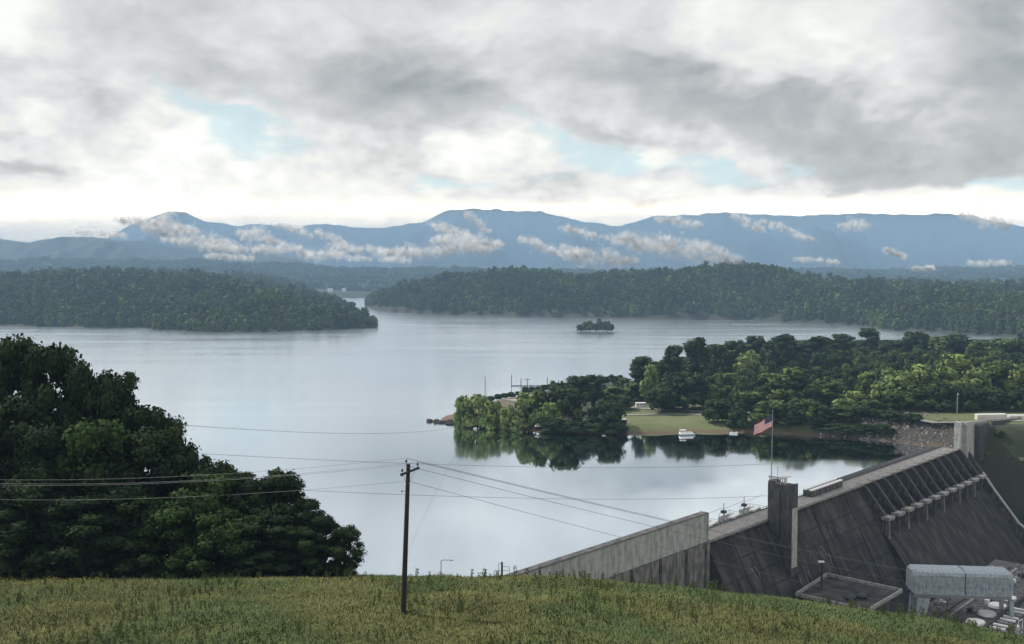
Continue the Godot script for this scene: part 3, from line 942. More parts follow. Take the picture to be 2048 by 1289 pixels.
# ---------------------------------------------------------------- the dark wood at the left of the meadow
func make_near_trees() -> void:
	var g0 := [Color(0.030, 0.053, 0.020), Color(0.024, 0.045, 0.019), Color(0.036, 0.061, 0.022)]
	var g1 := [Color(0.043, 0.078, 0.022), Color(0.038, 0.068, 0.019)]
	make_kind("near0", 0, 6.5, 27.0, 0.06, 13000, 0.5, g0, 201)
	make_kind("near1", 3, 6.5, 25.0, 0.05, 13000, 0.5, g0, 202)
	make_kind("near2", 2, 6.2, 23.0, 0.05, 12000, 0.48, g0, 203)
	make_kind("near3", 1, 5.5, 22.0, 0.08, 7000, 0.45, g0, 204)
	make_kind("near4", 2, 7.0, 19.0, 0.03, 11000, 0.5, g1, 205)
	for r in [
	[-63.5, 118.0, 76.7, 6.9, 0, "tall dark oak cut by the left edge of the view"],
	[-57.5, 116.0, 77.7, 5.4, 0, "tallest dark tree at the upper left with a rounded top"],
	[-52.5, 114.0, 77.0, 4.9, 1, "dark tree just right of the tallest one at upper left"],
	[-48.0, 112.0, 75.0, 3.9, 2, "dark tree with a small gap of lake showing in its crown"],
	[-45.1, 113.0, 74.0, 4.4, 0, "dark tree in the middle of the descending treeline top"],
	[-41.1, 111.0, 70.4, 4.7, 1, "round dark tree above the power wires on the descending treeline"],
	[-38.5, 112.0, 68.9, 3.3, 3, "airy tree with lacy branches open to the lake"],
	[-35.5, 110.0, 65.7, 3.0, 1, "small crowned tree below the lacy one"],
	[-32.2, 108.0, 64.6, 3.3, 3, "ragged tree where the first wires meet the treeline"],
	[-30.2, 108.0, 63.6, 4.0, 0, "dark tree beside the ragged one where the treeline bends"],
	[-27.1, 106.0, 63.0, 3.7, 1, "dark tree filling the dip before the rounded right hand tree"],
	[-28.0, 106.0, 63.0, 2.9, 2, "small dark tree in the dip before the rounded right hand tree"],
	[-24.8, 105.0, 64.2, 3.9, 0, "rounded dark tree with even foliage near the right end of the treeline"],
	[-21.7, 103.0, 61.6, 2.9, 1, "dark tree stepping down to the right end of the treeline"],
	[-19.4, 102.0, 60.3, 2.6, 2, "low tree next to the last bush of the treeline"],
	[-17.1, 101.0, 59.3, 2.2, 3, "last low tree at the right end of the treeline with lake light through it"],
	[-53.5, 106.0, 71.7, 5.3, 1, "dark tree of the front row at the left edge under the tall oaks"],
	[-48.9, 104.0, 69.2, 4.4, 2, "dark reddish green tree of the front row second from left"],
	[-44.0, 105.0, 69.8, 6.1, 4, "brighter green round tree in the front of the dark wood"],
	[-38.1, 106.0, 68.7, 4.9, 0, "dark middle row tree right of the brighter green one"],
	[-32.4, 103.0, 64.3, 5.2, 4, "olive green tree with upright sprays in front of the wood"],
	[-49.1, 101.0, 64.1, 5.1, 0, "low dark green tree at the bottom left corner of the wood"],
	[-43.4, 100.0, 62.8, 5.0, 1, "low shaded tree above the yellow flowers"],
	[-38.8, 101.0, 63.4, 4.7, 2, "low dark tree in the middle of the wood's foot"],
	[-34.3, 100.0, 61.7, 4.3, 4, "low brighter bush at the wood's foot with feathery top"],
	[-29.5, 100.0, 61.3, 4.7, 4, "low olive bush beside the blackest part of the wood"],
	[-25.2, 101.0, 60.5, 4.7, 1, "dark low tree at the wood's foot below the rounded tree"],
	[-21.5, 100.0, 59.4, 2.8, 0, "dark low bush near the right end of the wood's foot"]
]:
		var y := hill(r[0], r[1])
		plant("broadleaf_tree", "near%d" % r[4], Vector3(r[0], y - 0.5, -r[1]), r[2] - y + 0.5, r[3], r[5])
	# dark thicket closing the wood's foot
	var places: Array[Transform3D] = []
	var tints := PackedColorArray()
	for i in 60:
		var x := rng.randf_range(-75, -25.5)
		var d := rng.randf_range(106, 122)
		places.append(Transform3D(Basis(Vector3.UP, rng.randf() * TAU).scaled(Vector3(0.6, rng.randf_range(0.25, 0.4), 0.6)), Vector3(x, hill(x, d) - 0.5, -d)))
		tints.append(Color(0.7, 0.7, 0.7))
	scatter("thicket", tree_kinds["near1"][0], M.leaf, places, tints)

# ---------------------------------------------------------------- dam
func make_dam() -> void:
	var t := PackedVector3Array()
	# long pale wall at the near abutment
	var wall := dam_thing("retaining_wall", "long pale grey concrete wall sloping towards the dam crest above the meadow", "wall")
	box(t, Vector3(-58, 9.2, -1.0), Vector3(112, 8.5, 1.8))
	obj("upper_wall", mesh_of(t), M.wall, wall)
	t = PackedVector3Array()
	box(t, Vector3(-58, 13.62, -1.0), Vector3(112.3, 0.36, 2.3))
	obj("coping", mesh_of(t), M.old_wall, wall)
	t = PackedVector3Array()
	box(t, Vector3(-1.6, 9.4, -0.9), Vector3(0.7, 8.6, 2.1))
	obj("end_pilaster", mesh_of(t), M.wall, wall)
	t = PackedVector3Array()
	box(t, Vector3(-58, -11, -2.0), Vector3(112, 31.5, 2.4))
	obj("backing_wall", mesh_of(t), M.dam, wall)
	var s := -112.0
	var widths := [5.2, 4.1, 6.0, 3.2, 4.6, 2.4, 5.6]
	var k := 0
	while s < -4.0:
		var w: float = widths[k % 7]
		t = PackedVector3Array()
		var proud := 0.6 + 0.3 * float((k * 5) % 3)
		box(t, Vector3(s + w / 2.0, -11, -0.8 + proud / 2.0), Vector3(w - (0.55 if k % 3 else 1.0), 31.6, 0.3 + proud))
		obj("panel", mesh_of(t), M.old_wall, wall)
		s += w
		k += 1
	t = PackedVector3Array()
	box(t, Vector3(-2.4, -10, -0.3), Vector3(1.7, 29.0, 2.2))
	obj("corner_pier", mesh_of(t), M.old_wall, wall)

	var dam := dam_thing("concrete_dam", "dark stained concrete dam with spillway piers running away to the right", "dam")
	t = PackedVector3Array()
	prism(t, [Vector2(-7.2, 4.5), Vector2(-0.2, 4.5), Vector2(-0.2, 3.2), Vector2(0.4, 2.4), Vector2(26.5, -48), Vector2(-9, -48), Vector2(-9, 2)], -1.2, 109.0)
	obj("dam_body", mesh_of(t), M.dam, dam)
	# construction joints on the face
	for j in 4:
		t = PackedVector3Array()
		var js := 12.0 + j * 27.0
		prism(t, [Vector2(0.45, 2.3), Vector2(0.75, 2.3), Vector2(26.6, -47.6), Vector2(26.3, -47.6)], js, js + 0.5)
		obj("joint_rib", mesh_of(t), M.dam, dam)
	for lift in [-2.5, -7.5, -12.5, -18.5, -25.0]:
		t = PackedVector3Array()
		box(t, Vector3(54, lift, 0.4 + (2.4 - lift) * 0.518), Vector3(110, 0.22, 0.3))
		obj("lift_joint", mesh_of(t), M.gate, dam)
	t = PackedVector3Array()
	box(t, Vector3(106, 4.75, -3.75), Vector3(216, 0.5, 7.5))
	obj("crest_road", mesh_of(t), M.road, dam)
	t = PackedVector3Array()
	box(t, Vector3(54, 4.9, 0.15), Vector3(111, 0.85, 0.35))
	obj("downstream_curb", mesh_of(t), M.ledge, dam)
	t = PackedVector3Array()
	for i in 108:
		beam(t, Vector3(i * 2.0, 5.0, -7.3), Vector3(i * 2.0, 6.0, -7.3), 0.09, 0.09)
	for y in [5.5, 6.0]:
		beam(t, Vector3(0, y, -7.3), Vector3(214, y, -7.3), 0.08, 0.08)
	obj("upstream_railing", mesh_of(t), M.dark_metal, dam)
	t = PackedVector3Array()
	box(t, Vector3(106, 4.6, -7.9), Vector3(216, 0.9, 0.8))
	obj("upstream_curb", mesh_of(t), M.pier, dam)
	# lake side strip beside the road over the spillway
	t = PackedVector3Array()
	box(t, Vector3(163, 4.85, -10.2), Vector3(102, 0.5, 3.6))
	obj("hoist_deck", mesh_of(t), M.tower, dam)
	# spillway: sloping face, piers, gates, platforms
	t = PackedVector3Array()
	prism(t, [Vector2(-9, -9), Vector2(2, -9), Vector2(7, -11), Vector2(12, -16), Vector2(36, -49), Vector2(-9, -49)], 109.0, 224.0)
	obj("spillway_face", mesh_of(t), M.dam, dam)
	for i in 12:
		var p := 110.5 + i * 9.55
		t = PackedVector3Array()
		prism(t, [Vector2(-11.5, 4.4), Vector2(-0.1, 4.4), Vector2(0.8, 4.1), Vector2(8.6, -6.0), Vector2(8.6, -9.5), Vector2(9.6, -18.0), Vector2(-11.5, -18.0)], p - 1.25, p + 1.25)
		var pier := obj("pier", mesh_of(t), M.pier, dam)
		t = PackedVector3Array()
		box(t, Vector3(p, -6.5, 9.6), Vector3(4.8, 1.1, 3.4))
		obj("platform", mesh_of(t), M.ledge, pier)
		t = PackedVector3Array()
		beam(t, Vector3(p - 0.95, 4.3, 0.95), Vector3(p - 0.95, -5.9, 8.8), 0.5, 0.3)
		obj("sloping_cap", mesh_of(t), M.tower, pier)
		t = PackedVector3Array()
		box(t, Vector3(p, 5.2, -0.9), Vector3(4.2, 0.45, 2.4))
		obj("pier_head", mesh_of(t), M.ledge, pier)
		t = PackedVector3Array()
		beam(t, Vector3(p, -6.7, 9.4), Vector3(p, -19.0 - 4.0 * float(i % 3), 9.9), 1.3, 1.3)
		obj("pier_shaft", mesh_of(t), M.tower if i % 2 else M.old_wall, pier)
	for i in 11:
		var p := 110.5 + (i + 0.5) * 9.55
		t = PackedVector3Array()
		var prev := Vector2.ZERO
		for q in 7:
			var an := lerpf(-0.75, 0.55, q / 6.0)
			var c := Vector2(10.0 - 11.5 * cos(an), -5.0 + 11.5 * sin(an) * 1.05)
			if q > 0:
				quad(t, Vector3(p - 3.9, prev.y, prev.x), Vector3(p + 3.9, prev.y, prev.x), Vector3(p + 3.9, c.y, c.x), Vector3(p - 3.9, c.y, c.x))
			prev = c
		var gate := obj("gate", mesh_of(t), M.gate, dam)
		t = PackedVector3Array()
		for y in [-10.0, -7.0, -4.0, -1.0]:
			box(t, Vector3(p, y, 10.0 - 11.5 * cos(asin(clampf((y + 5.0) / 12.1, -1, 1))) + 0.3), Vector3(7.8, 0.35, 0.5))
		obj("gate_rib", mesh_of(t), M.dark_metal, gate)
		for e in [-3.2, 3.2]:
			t = PackedVector3Array()
			beam(t, Vector3(p + e, -5.2, 8.2), Vector3(p + e, -1.5, -0.6), 0.35, 0.35)
			beam(t, Vector3(p + e, -5.2, 8.2), Vector3(p + e, -8.5, -0.6), 0.35, 0.35)
			obj("gate_arm", mesh_of(t), M.dark_metal, gate)
	# side walls of the chute
	t = PackedVector3Array()
	prism(t, [Vector2(2, 3), Vector2(8, -6), Vector2(13, -13), Vector2(24, -27), Vector2(48, -44), Vector2(48, -50), Vector2(2, -50)], 222.0, 223.6)
	obj("chute_wall", mesh_of(t), M.pier, dam)
	t = PackedVector3Array()
	for q in [[Vector2(8, -6), Vector2(13, -13)], [Vector2(13, -13), Vector2(24, -27)], [Vector2(24, -27), Vector2(48, -44)]]:
		beam(t, Vector3(222.8, q[0].y + 0.15, q[0].x), Vector3(222.8, q[1].y + 0.15, q[1].x), 1.9, 0.5)
	obj("chute_coping", mesh_of(t), M.wall, dam)
	# white lime seeps and weep spouts on the face
	var g := RandomNumberGenerator.new()
	g.seed = 12
	var seep := PackedVector3Array()
	for q in [[45, -11], [47, -13], [52, -9], [60, -10], [62, -8], [64, -11], [72, -5], [74, -3], [77, -5], [79, -6], [44, -15], [48, -17], [16, -6], [18, -6], [86, -14], [40, -14], [56, -20], [88, -22], [60, -25], [99, -20]]:
		var y0: float = q[1]
		var run := g.randf_range(2.0, 6.0)
		var z0 := 0.4 + (2.4 - y0) * 0.518
		var w := g.randf_range(0.2, 0.55)
		var sl := g.randf_range(0.3, 1.6)
		for j in 5:
			var a := j / 5.0
			var b := (j + 1) / 5.0
			var wob0 := sin(a * 5.0 + q[0]) * 0.4
			var wob1 := sin(b * 5.0 + q[0]) * 0.4
			quad(seep, Vector3(q[0] + a * sl + wob0, y0 - a * run, z0 + a * run * 0.518 + 0.1), Vector3(q[0] + a * sl + wob0 + w * (1.1 - a), y0 - a * run, z0 + a * run * 0.518 + 0.1),
				Vector3(q[0] + b * sl + wob1 + w * (1.1 - b), y0 - b * run, z0 + b * run * 0.518 + 0.1), Vector3(q[0] + b * sl + wob1, y0 - b * run, z0 + b * run * 0.518 + 0.1))
	obj("lime_seep", mesh_of(seep), mat(Color(0.2, 0.2, 0.2)), dam)
	# right abutment: pale upright walls rising above the crest
	var ab := dam_thing("abutment_wall", "tall pale concrete abutment walls at the far right end of the dam", "wall")
	t = PackedVector3Array()
	box(t, Vector3(219.0, 5.5, -1.6), Vector3(4.0, 23.0, 3.0))
	obj("corner_block", mesh_of(t), M.wall, ab)
	t = PackedVector3Array()
	box(t, Vector3(225.0, 5.0, 0.2), Vector3(10.0, 21.6, 3.0))
	obj("wing_wall", mesh_of(t), M.wall, ab)
	t = PackedVector3Array()
	box(t, Vector3(221.4, 5.2, -0.4), Vector3(1.0, 21.6, 1.2))
	obj("pilaster", mesh_of(t), M.ledge, ab)
	t = PackedVector3Array()
	box(t, Vector3(237.0, 6.0, 2.6), Vector3(13.8, 17.0, 3.0))
	obj("stepped_wall", mesh_of(t), M.tower, ab)
	t = PackedVector3Array()
	for q in [[Vector3(219, 16.4, 0.6), Vector3(231, 16.1, 1.0)], [Vector3(231, 16.1, 1.0), Vector3(248, 15.7, 4.6)], [Vector3(248, 15.7, 4.6), Vector3(276, 15.4, 14.0)], [Vector3(276, 15.4, 14.0), Vector3(310, 15.2, 28.0)]]:
		box(t, (q[0] + q[1]) / 2.0 - Vector3(0, 0.2, 0), Vector3(q[0].distance_to(q[1]) + 0.1, 1.0, 0.6), Basis(Vector3.UP, -atan2(q[1].z - q[0].z, q[1].x - q[0].x)))
	obj("parapet", mesh_of(t), M.wall, ab)
	t = PackedVector3Array()
	for q in [[Vector3(246, 12.2, 4.4), Vector3(276, 12.2, 14.0)], [Vector3(276, 12.2, 14.0), Vector3(310, 12.2, 28.0)]]:
		box(t, (q[0] + q[1]) / 2.0, Vector3(q[0].distance_to(q[1]), 5.2, 0.9), Basis(Vector3.UP, -atan2(q[1].z - q[0].z, q[1].x - q[0].x)))
	obj("side_wall", mesh_of(t), M.tower, ab)

	var scrub: Array[Transform3D] = []
	var tone := PackedColorArray()
	for bank in 150:
		var ss := rng.randf_range(228.0, 300.0)
		var oo := rng.randf_range(9.0, 95.0)
		var y := valley(ss, oo)
		if y > 9.5 or y < -40.0:
			continue
		var q := DAM_O + DAM_A * ss + DAM_N * oo
		var z := rng.randf_range(0.18, 0.42)
		scrub.append(Transform3D(Basis(Vector3.UP, rng.randf() * TAU).scaled(Vector3(z, z * rng.randf_range(0.6, 1.0), z)), Vector3(q.x, y - 0.8, -q.y)))
		var w := rng.randf_range(0.6, 1.3)
		tone.append(Color(w * rng.randf_range(0.9, 1.3), w, w * 0.9))
	scatter("bank_scrub", tree_kinds["oak1"][0], M.leaf, scrub, tone)
	# elevator tower
	var tw := dam_thing("elevator_tower", "square dark concrete tower standing at the dam's downstream edge", "tower")
	t = PackedVector3Array()
	box(t, Vector3(37.1, 3.6, 4.3), Vector3(4.4, 27.0, 8.4))
	obj("shaft", mesh_of(t), M.tower, tw)
	t = PackedVector3Array()
	prism(t, [Vector2(0.3, -9.6), Vector2(8.3, -9.6), Vector2(8.3, -12.6), Vector2(7.2, -14.0)], 35.1, 39.1)
	obj("corbel", mesh_of(t), M.tower, tw)
	for y in [7.5, 12.2]:
		t = PackedVector3Array()
		box(t, Vector3(37.1, y, 4.3), Vector3(4.5, 0.22, 8.5))
		obj("band", mesh_of(t), M.pier, tw)
	t = PackedVector3Array()
	box(t, Vector3(34.86, 7.0, 4.5), Vector3(0.12, 16.0, 0.5))
	obj("groove", mesh_of(t), M.gate, tw)
	t = PackedVector3Array()
	box(t, Vector3(37.1, 0.0, 8.56), Vector3(3.6, 19.4, 0.16))
	obj("pale_strip", mesh_of(t), M.wall, tw)
	t = PackedVector3Array()
	box(t, Vector3(37.1, 17.5, 1.2), Vector3(4.4, 0.8, 2.0))
	box(t, Vector3(37.1, 17.2, 8.2), Vector3(4.4, 0.4, 0.5))
	obj("roof_upstand", mesh_of(t), M.tower, tw)
	t = PackedVector3Array()
	for i in 8:
		beam(t, Vector3(35.2, 17.1, 0.6 + i * 0.75), Vector3(35.2, 19.2, 0.6 + i * 0.75), 0.32, 0.2)
	box(t, Vector3(35.2, 19.3, 3.2), Vector3(0.5, 0.25, 6.0))
	obj("roof_balustrade", mesh_of(t), M.ledge, tw)
	t = PackedVector3Array()
	box(t, Vector3(37.2, 19.7, 5.4), Vector3(2.0, 0.5, 2.6), Basis(), 0.1)
	beam(t, Vector3(37.2, 17.2, 5.4), Vector3(37.2, 19.5, 5.4), 0.4, 0.4)
	beam(t, Vector3(38.2, 19.8, 6.2), Vector3(38.2, 21.0, 6.4), 0.12, 0.12)
	obj("roof_unit", mesh_of(t), M.white, tw)
	var gl := dam_thing("globe_light", "small white globe lamp on a thin post on the tower roof", "lamp")
	t = PackedVector3Array()
	tube(t, [Vector3(37.0, 17.2, 2.4), Vector3(37.0, 22.2, 2.4)], 0.06, 0.05, 6)
	obj("post", mesh_of(t), M.dark_metal, gl)
	t = PackedVector3Array()
	ball(t, Vector3(37.0, 22.6, 2.4), Vector3(0.42, 0.5, 0.42), 10, 6)
	obj("globe", mesh_of(t), M.white, gl)
	make_flag()

	# long white roofed rack on the crest
	var rk := dam_thing("stoplog_rack", "long grey box with two white roof strips parked on the dam crest", "rack")
	t = PackedVector3Array()
	box(t, Vector3(87.5, 6.2, -5.6), Vector3(25, 2.3, 3.6))
	obj("body", mesh_of(t), M.tower, rk)
	for z in [-6.9, -4.4]:
		t = PackedVector3Array()
		box(t, Vector3(87.5, 7.55, z), Vector3(25.4, 0.4, 1.3), Basis(), 0.1)
		obj("roof_strip", mesh_of(t), M.white, rk)
	for i in 5:
		t = PackedVector3Array()
		box(t, Vector3(77.5 + i * 5.0, 6.2, -3.76), Vector3(0.25, 2.3, 0.12))
		obj("side_post", mesh_of(t), M.ledge, rk)
	t = PackedVector3Array()
	box(t, Vector3(74.9, 6.2, -5.6), Vector3(0.12, 1.7, 2.4))
	obj("end_door", mesh_of(t), M.pier, rk)

	# intake platforms on the lake side
	var words := ["nearest", "middle", "farthest"]
	for i in 3:
		var ss: float = [20.0, 34.5, 48.0][i]
		var o := dam_thing("intake_platform", "%s white topped intake platform with a dark mast beyond the dam crest" % words[i], "intake platform", ss, 0.0, -11.5)
		t = PackedVector3Array()
		box(t, Vector3(0, 1.6, -1.0), Vector3(7.0, 4.4, 7.0))
		obj("base", mesh_of(t), M.ledge, o)
		t = PackedVector3Array()
		box(t, Vector3(-0.5, 4.5, 0.0), Vector3(6.6, 0.6, 2.0), Basis(Vector3.UP, 0.2), 0.1)
		obj("white_cover", mesh_of(t), M.white, o)
		t = PackedVector3Array()
		box(t, Vector3(2.5, 4.2, -3.2), Vector3(2.6, 0.5, 1.4), Basis(Vector3.UP, 0.2))
		obj("hatch", mesh_of(t), M.white, o)
		t = PackedVector3Array()
		box(t, Vector3(-1.5, 5.4, -3.6), Vector3(1.5, 0.9, 1.5))
		tube(t, [Vector3(-1.5, 3.8, -3.6), Vector3(-1.5, 8.4, -3.6)], 0.14, 0.1, 6)
		obj("mast", mesh_of(t), M.dark_metal, o)
		t = PackedVector3Array()
		for q in [Vector3(-3.3, 0, -4.2), Vector3(3.3, 0, -4.2), Vector3(3.3, 0, 2.3), Vector3(0, 0, -4.2)]:
			beam(t, Vector3(q.x, 3.8, q.z), Vector3(q.x, 5.0, q.z), 0.1, 0.1)
		beam(t, Vector3(-3.3, 5.0, -4.2), Vector3(3.3, 5.0, -4.2), 0.1, 0.1)
		beam(t, Vector3(3.3, 5.0, -4.2), Vector3(3.3, 5.0, 2.3), 0.1, 0.1)
		beam(t, Vector3(-1.5, 6.4, -3.6), Vector3(12.0, 6.9, -3.6), 0.09, 0.09)
		obj("handrail", mesh_of(t), M.grey_metal, o)

func make_flag() -> void:
	var fp := dam_thing("flagpole", "tall thin grey flagpole on the tower's left roof corner", "flagpole")
	var t := PackedVector3Array()
	tube(t, [Vector3(36.0, 17.0, 0.7), Vector3(36.4, 40.4, 0.7)], 0.16, 0.1, 8)
	obj("pole", mesh_of(t), M.grey_metal, fp)
	t = PackedVector3Array()
	ball(t, Vector3(36.4, 40.6, 0.7), Vector3(0.22, 0.22, 0.22), 8, 5)
	obj("finial", mesh_of(t), M.grey_metal, fp)
	# the flag: stripes and a starred canton, hanging in folds to the left
	var im := Image.create_empty(247, 130, false, Image.FORMAT_RGB8)
	for k in 13:
		im.fill_rect(Rect2i(0, k * 10, 247, 10), Color(0.80, 0.20, 0.22) if k % 2 == 0 else Color(0.97, 0.96, 0.96))
	im.fill_rect(Rect2i(0, 0, 99, 70), Color(0.10, 0.12, 0.27))
	for r in 9:
		for c in (6 if r % 2 == 0 else 5):
			var x := 8 + c * 16 + (0 if r % 2 == 0 else 8)
			var y := 7 + r * 7
			im.fill_rect(Rect2i(x - 1, y - 2, 2, 4), Color(0.93, 0.92, 0.92))
			im.fill_rect(Rect2i(x - 2, y - 1, 4, 2), Color(0.93, 0.92, 0.92))
	var m := mat(Color(1, 1, 1), 0.85)
	m.albedo_texture = ImageTexture.create_from_image(im)
	m.backlight_enabled = true
	m.backlight = Color(0.9, 0.9, 0.9)
	var v := PackedVector3Array()
	var uv := PackedVector2Array()
	var ix := PackedInt32Array()
	for j in 17:
		for i in 25:
			var a := i / 24.0
			var b := j / 16.0
			# hoist from top to bottom, fly running left and down; world axes, seen from the meadow
			var wave := sin(a * 9.0 + b * 1.5) * 0.32 * a
			v.append(Vector3(-5.6 * a + wave * 0.3, -4.0 * b * (1.0 - 0.12 * a) - 3.2 * a - 0.5 * a * a + 0.35 * sin(a * 8.0 + b) * a, wave * 1.4 - 0.8 * a))
			uv.append(Vector2(a, b))
	for j in 16:
		for i in 24:
			var k := j * 25 + i
			ix.append_array([k, k + 1, k + 25, k + 1, k + 26, k + 25])
	var arr := []
	arr.resize(Mesh.ARRAY_MAX)
	arr[Mesh.ARRAY_VERTEX] = v; arr[Mesh.ARRAY_TEX_UV] = uv; arr[Mesh.ARRAY_INDEX] = ix
	var fm := ArrayMesh.new()
	fm.add_surface_from_arrays(Mesh.PRIMITIVE_TRIANGLES, arr)
	var fl := obj("flag", fm, m)
	var p := DAM_O + DAM_A * 36.3 + DAM_N * 0.7
	fl.position = Vector3(p.x - 0.12, 39.4, -p.y)
	tag(fl, "striped national flag with starred blue corner hanging from the flagpole", "flag")

func make_powerhouse() -> void:
	var ph := dam_thing("powerhouse", "low concrete powerhouse deck at the foot of the dam below the meadow", "powerhouse")
	var t := PackedVector3Array()
	box(t, Vector3(86, -39, 55), Vector3(150, 21, 44))
	obj("deck", mesh_of(t), M.deck, ph)
	# raised yard with a low parapet left of the crane
	t = PackedVector3Array()
	box(t, Vector3(41, -31.6, 25), Vector3(26, 32, 24))
	obj("yard_block", mesh_of(t), M.dam, ph)
	for q in [[Vector3(28, -15, 14), Vector3(28, -15, 37)], [Vector3(28, -15, 37), Vector3(54, -15, 37)], [Vector3(54, -15, 12), Vector3(54, -15, 37)], [Vector3(28, -15, 14), Vector3(54, -15, 12)]]:
		t = PackedVector3Array()
		var dv: Vector3 = q[1] - q[0]
		box(t, (q[0] + q[1]) / 2.0 + Vector3(0, -0.1, 0), Vector3(dv.length() + 0.5, 1.1, 0.5), Basis(Vector3.UP, -atan2(dv.z, dv.x)))
		obj("parapet", mesh_of(t), M.ledge, ph)
	t = PackedVector3Array()
	for q in [Vector3(36, -15.0, 28), Vector3(40, -15.0, 30), Vector3(43, -15.0, 29)]:
		ball(t, q, Vector3(2.2, 0.9, 1.8), 9, 5)
	obj("covered_equipment", mesh_of(t), M.gate, ph)
	# crane rails and covers
	for z in [44.5, 47.2]:
		t = PackedVector3Array()
		box(t, Vector3(80, -23.8, z), Vector3(120, 0.5, 0.8))
		obj("crane_rail", mesh_of(t), M.ledge if z > 45 else M.pier, ph).position = Vector3(12, -4.5, -4)
	for i in 4:
		t = PackedVector3Array()
		var c := Vector3(66.0 + i * 11.0, -23.7, 56.0)
		tube(t, [c, c + Vector3(0, 0.5, 0), c + Vector3(0, 0.8, 0)], 3.1, 2.7, 20)
		obj("hatch_cover", mesh_of(t), M.white, ph).position = Vector3(12, -4.5, -4)
	t = PackedVector3Array()
	box(t, Vector3(78, -23.2, 60.2), Vector3(54, 1.6, 0.9))
	obj("pipe_trench_wall", mesh_of(t), M.tower, ph).position = Vector3(12, -4.5, -4)
	for i in 9:
		t = PackedVector3Array()
		box(t, Vector3(60.0 + i * 3.4, -22.9, 63.4), Vector3(1.0, 0.5, 4.6))
		obj("steel_rack", mesh_of(t), M.white if i % 3 else M.ledge, ph).position = Vector3(12, -4.5, -4)
	for i in 5:
		t = PackedVector3Array()
		box(t, Vector3(70.0 + i * 9.0, -23.4, 38.0 + float(i % 2) * 3.0), Vector3(3.6, 1.2, 2.2), Basis(Vector3.UP, 0.3 * i), 0.15)
		obj("deck_box", mesh_of(t), M.wall if i % 2 else M.tower, ph).position = Vector3(12, -4.5, -4)
	var gq := RandomNumberGenerator.new()
	gq.seed = 31
	for i in 60:
		t = PackedVector3Array()
		var q := Vector3(gq.randf_range(52, 138), -24.0, [40.5, 51.5, 67.5, 70.0][i % 4] + gq.randf_range(-1.0, 1.0))
		var sz := Vector3(gq.randf_range(0.7, 2.6), gq.randf_range(0.6, 2.2), gq.randf_range(0.6, 1.8))
		box(t, q + Vector3(0, sz.y / 2.0, 0), sz, Basis(Vector3.UP, gq.randf()), 0.08)
		if i % 3 == 0:
			tube(t, [q + Vector3(0.3, sz.y, 0), q + Vector3(0.3, sz.y + 1.4, 0), q + Vector3(3.2, sz.y + 1.4, 0.4), q + Vector3(3.2, 0, 0.4)], 0.12, 0.12, 6)
		obj("equipment", mesh_of(t), [M.ledge, M.tower, M.white, M.grey_metal, M.dark_metal][gq.randi() % 5], ph).position = Vector3(12, -4.5, -4)
	t = PackedVector3Array()
	box(t, Vector3(106, -22.2, 70), Vector3(24, 3.2, 5), Basis(), 0.2)
	obj("transformer_roof", mesh_of(t), M.white, ph).position = Vector3(12, -4.5, -4)
	t = PackedVector3Array()
	for i in 14:
		beam(t, Vector3(58.0 + i * 4.0, -24, 72.0), Vector3(58.0 + i * 4.0, -22.6, 72.0), 0.14, 0.14)
	beam(t, Vector3(58, -22.6, 72), Vector3(112, -22.6, 72), 0.14, 0.14)
	obj("deck_railing", mesh_of(t), M.dark_metal, ph).position = Vector3(12, -4.5, -4)

	# gantry crane
	var at := Vector3(149.57, -20.45, -330.00)
	var gc := thing("gantry_crane", "big pale blue grey gantry crane house on legs over the powerhouse deck", "gantry crane", Vector3(at.x, 0, at.z), deg_to_rad(4.0))
	gc.rotation.y = deg_to_rad(-6.0)
	var half := 15.1
	t = PackedVector3Array()
	var out := [Vector2(-4.6, -21.0), Vector2(4.6, -21.0), Vector2(4.6, -14.6), Vector2(4.1, -13.6), Vector2(3.0, -13.0), Vector2(-3.0, -13.0), Vector2(-4.1, -13.6), Vector2(-4.6, -14.6)]
	prism(t, out, -half, half)
	for e in [-1.0, 1.0]:
		var inner := []
		for q in out:
			inner.append(Vector3(e * (half + 0.9), lerpf(-17.5, q.y, 0.86), q.x * 0.84))
		for i in out.size():
			var q: Vector2 = out[i]
			var q2: Vector2 = out[(i + 1) % out.size()]
			quad(t, Vector3(e * half, q.y, q.x), inner[i], inner[(i + 1) % out.size()], Vector3(e * half, q2.y, q2.x))
		for i in range(1, out.size() - 1):
			t.append(inner[0]); t.append(inner[i]); t.append(inner[i + 1])
	obj("machine_house", mesh_of(t), M.crane, gc)
	t = PackedVector3Array()
	box(t, Vector3(0.6, -17.0, 4.66), Vector3(0.25, 7.4, 0.1))
	box(t, Vector3(0.6, -12.95, 0), Vector3(0.25, 0.12, 6.2))
	obj("seam", mesh_of(t), M.dark_metal, gc)
	t = PackedVector3Array()
	for x in [-10.5, -5.0, 6.0, 11.5]:
		box(t, Vector3(x, -14.6, 4.64), Vector3(3.4, 0.16, 0.1))
	obj("eave_trim", mesh_of(t), M.grey_metal, gc)
	t = PackedVector3Array()
	box(t, Vector3(0, -21.5, 3.6), Vector3(31.0, 1.0, 0.9))
	box(t, Vector3(0, -21.5, -3.6), Vector3(31.0, 1.0, 0.9))
	obj("girder", mesh_of(t), M.grey_metal, gc)
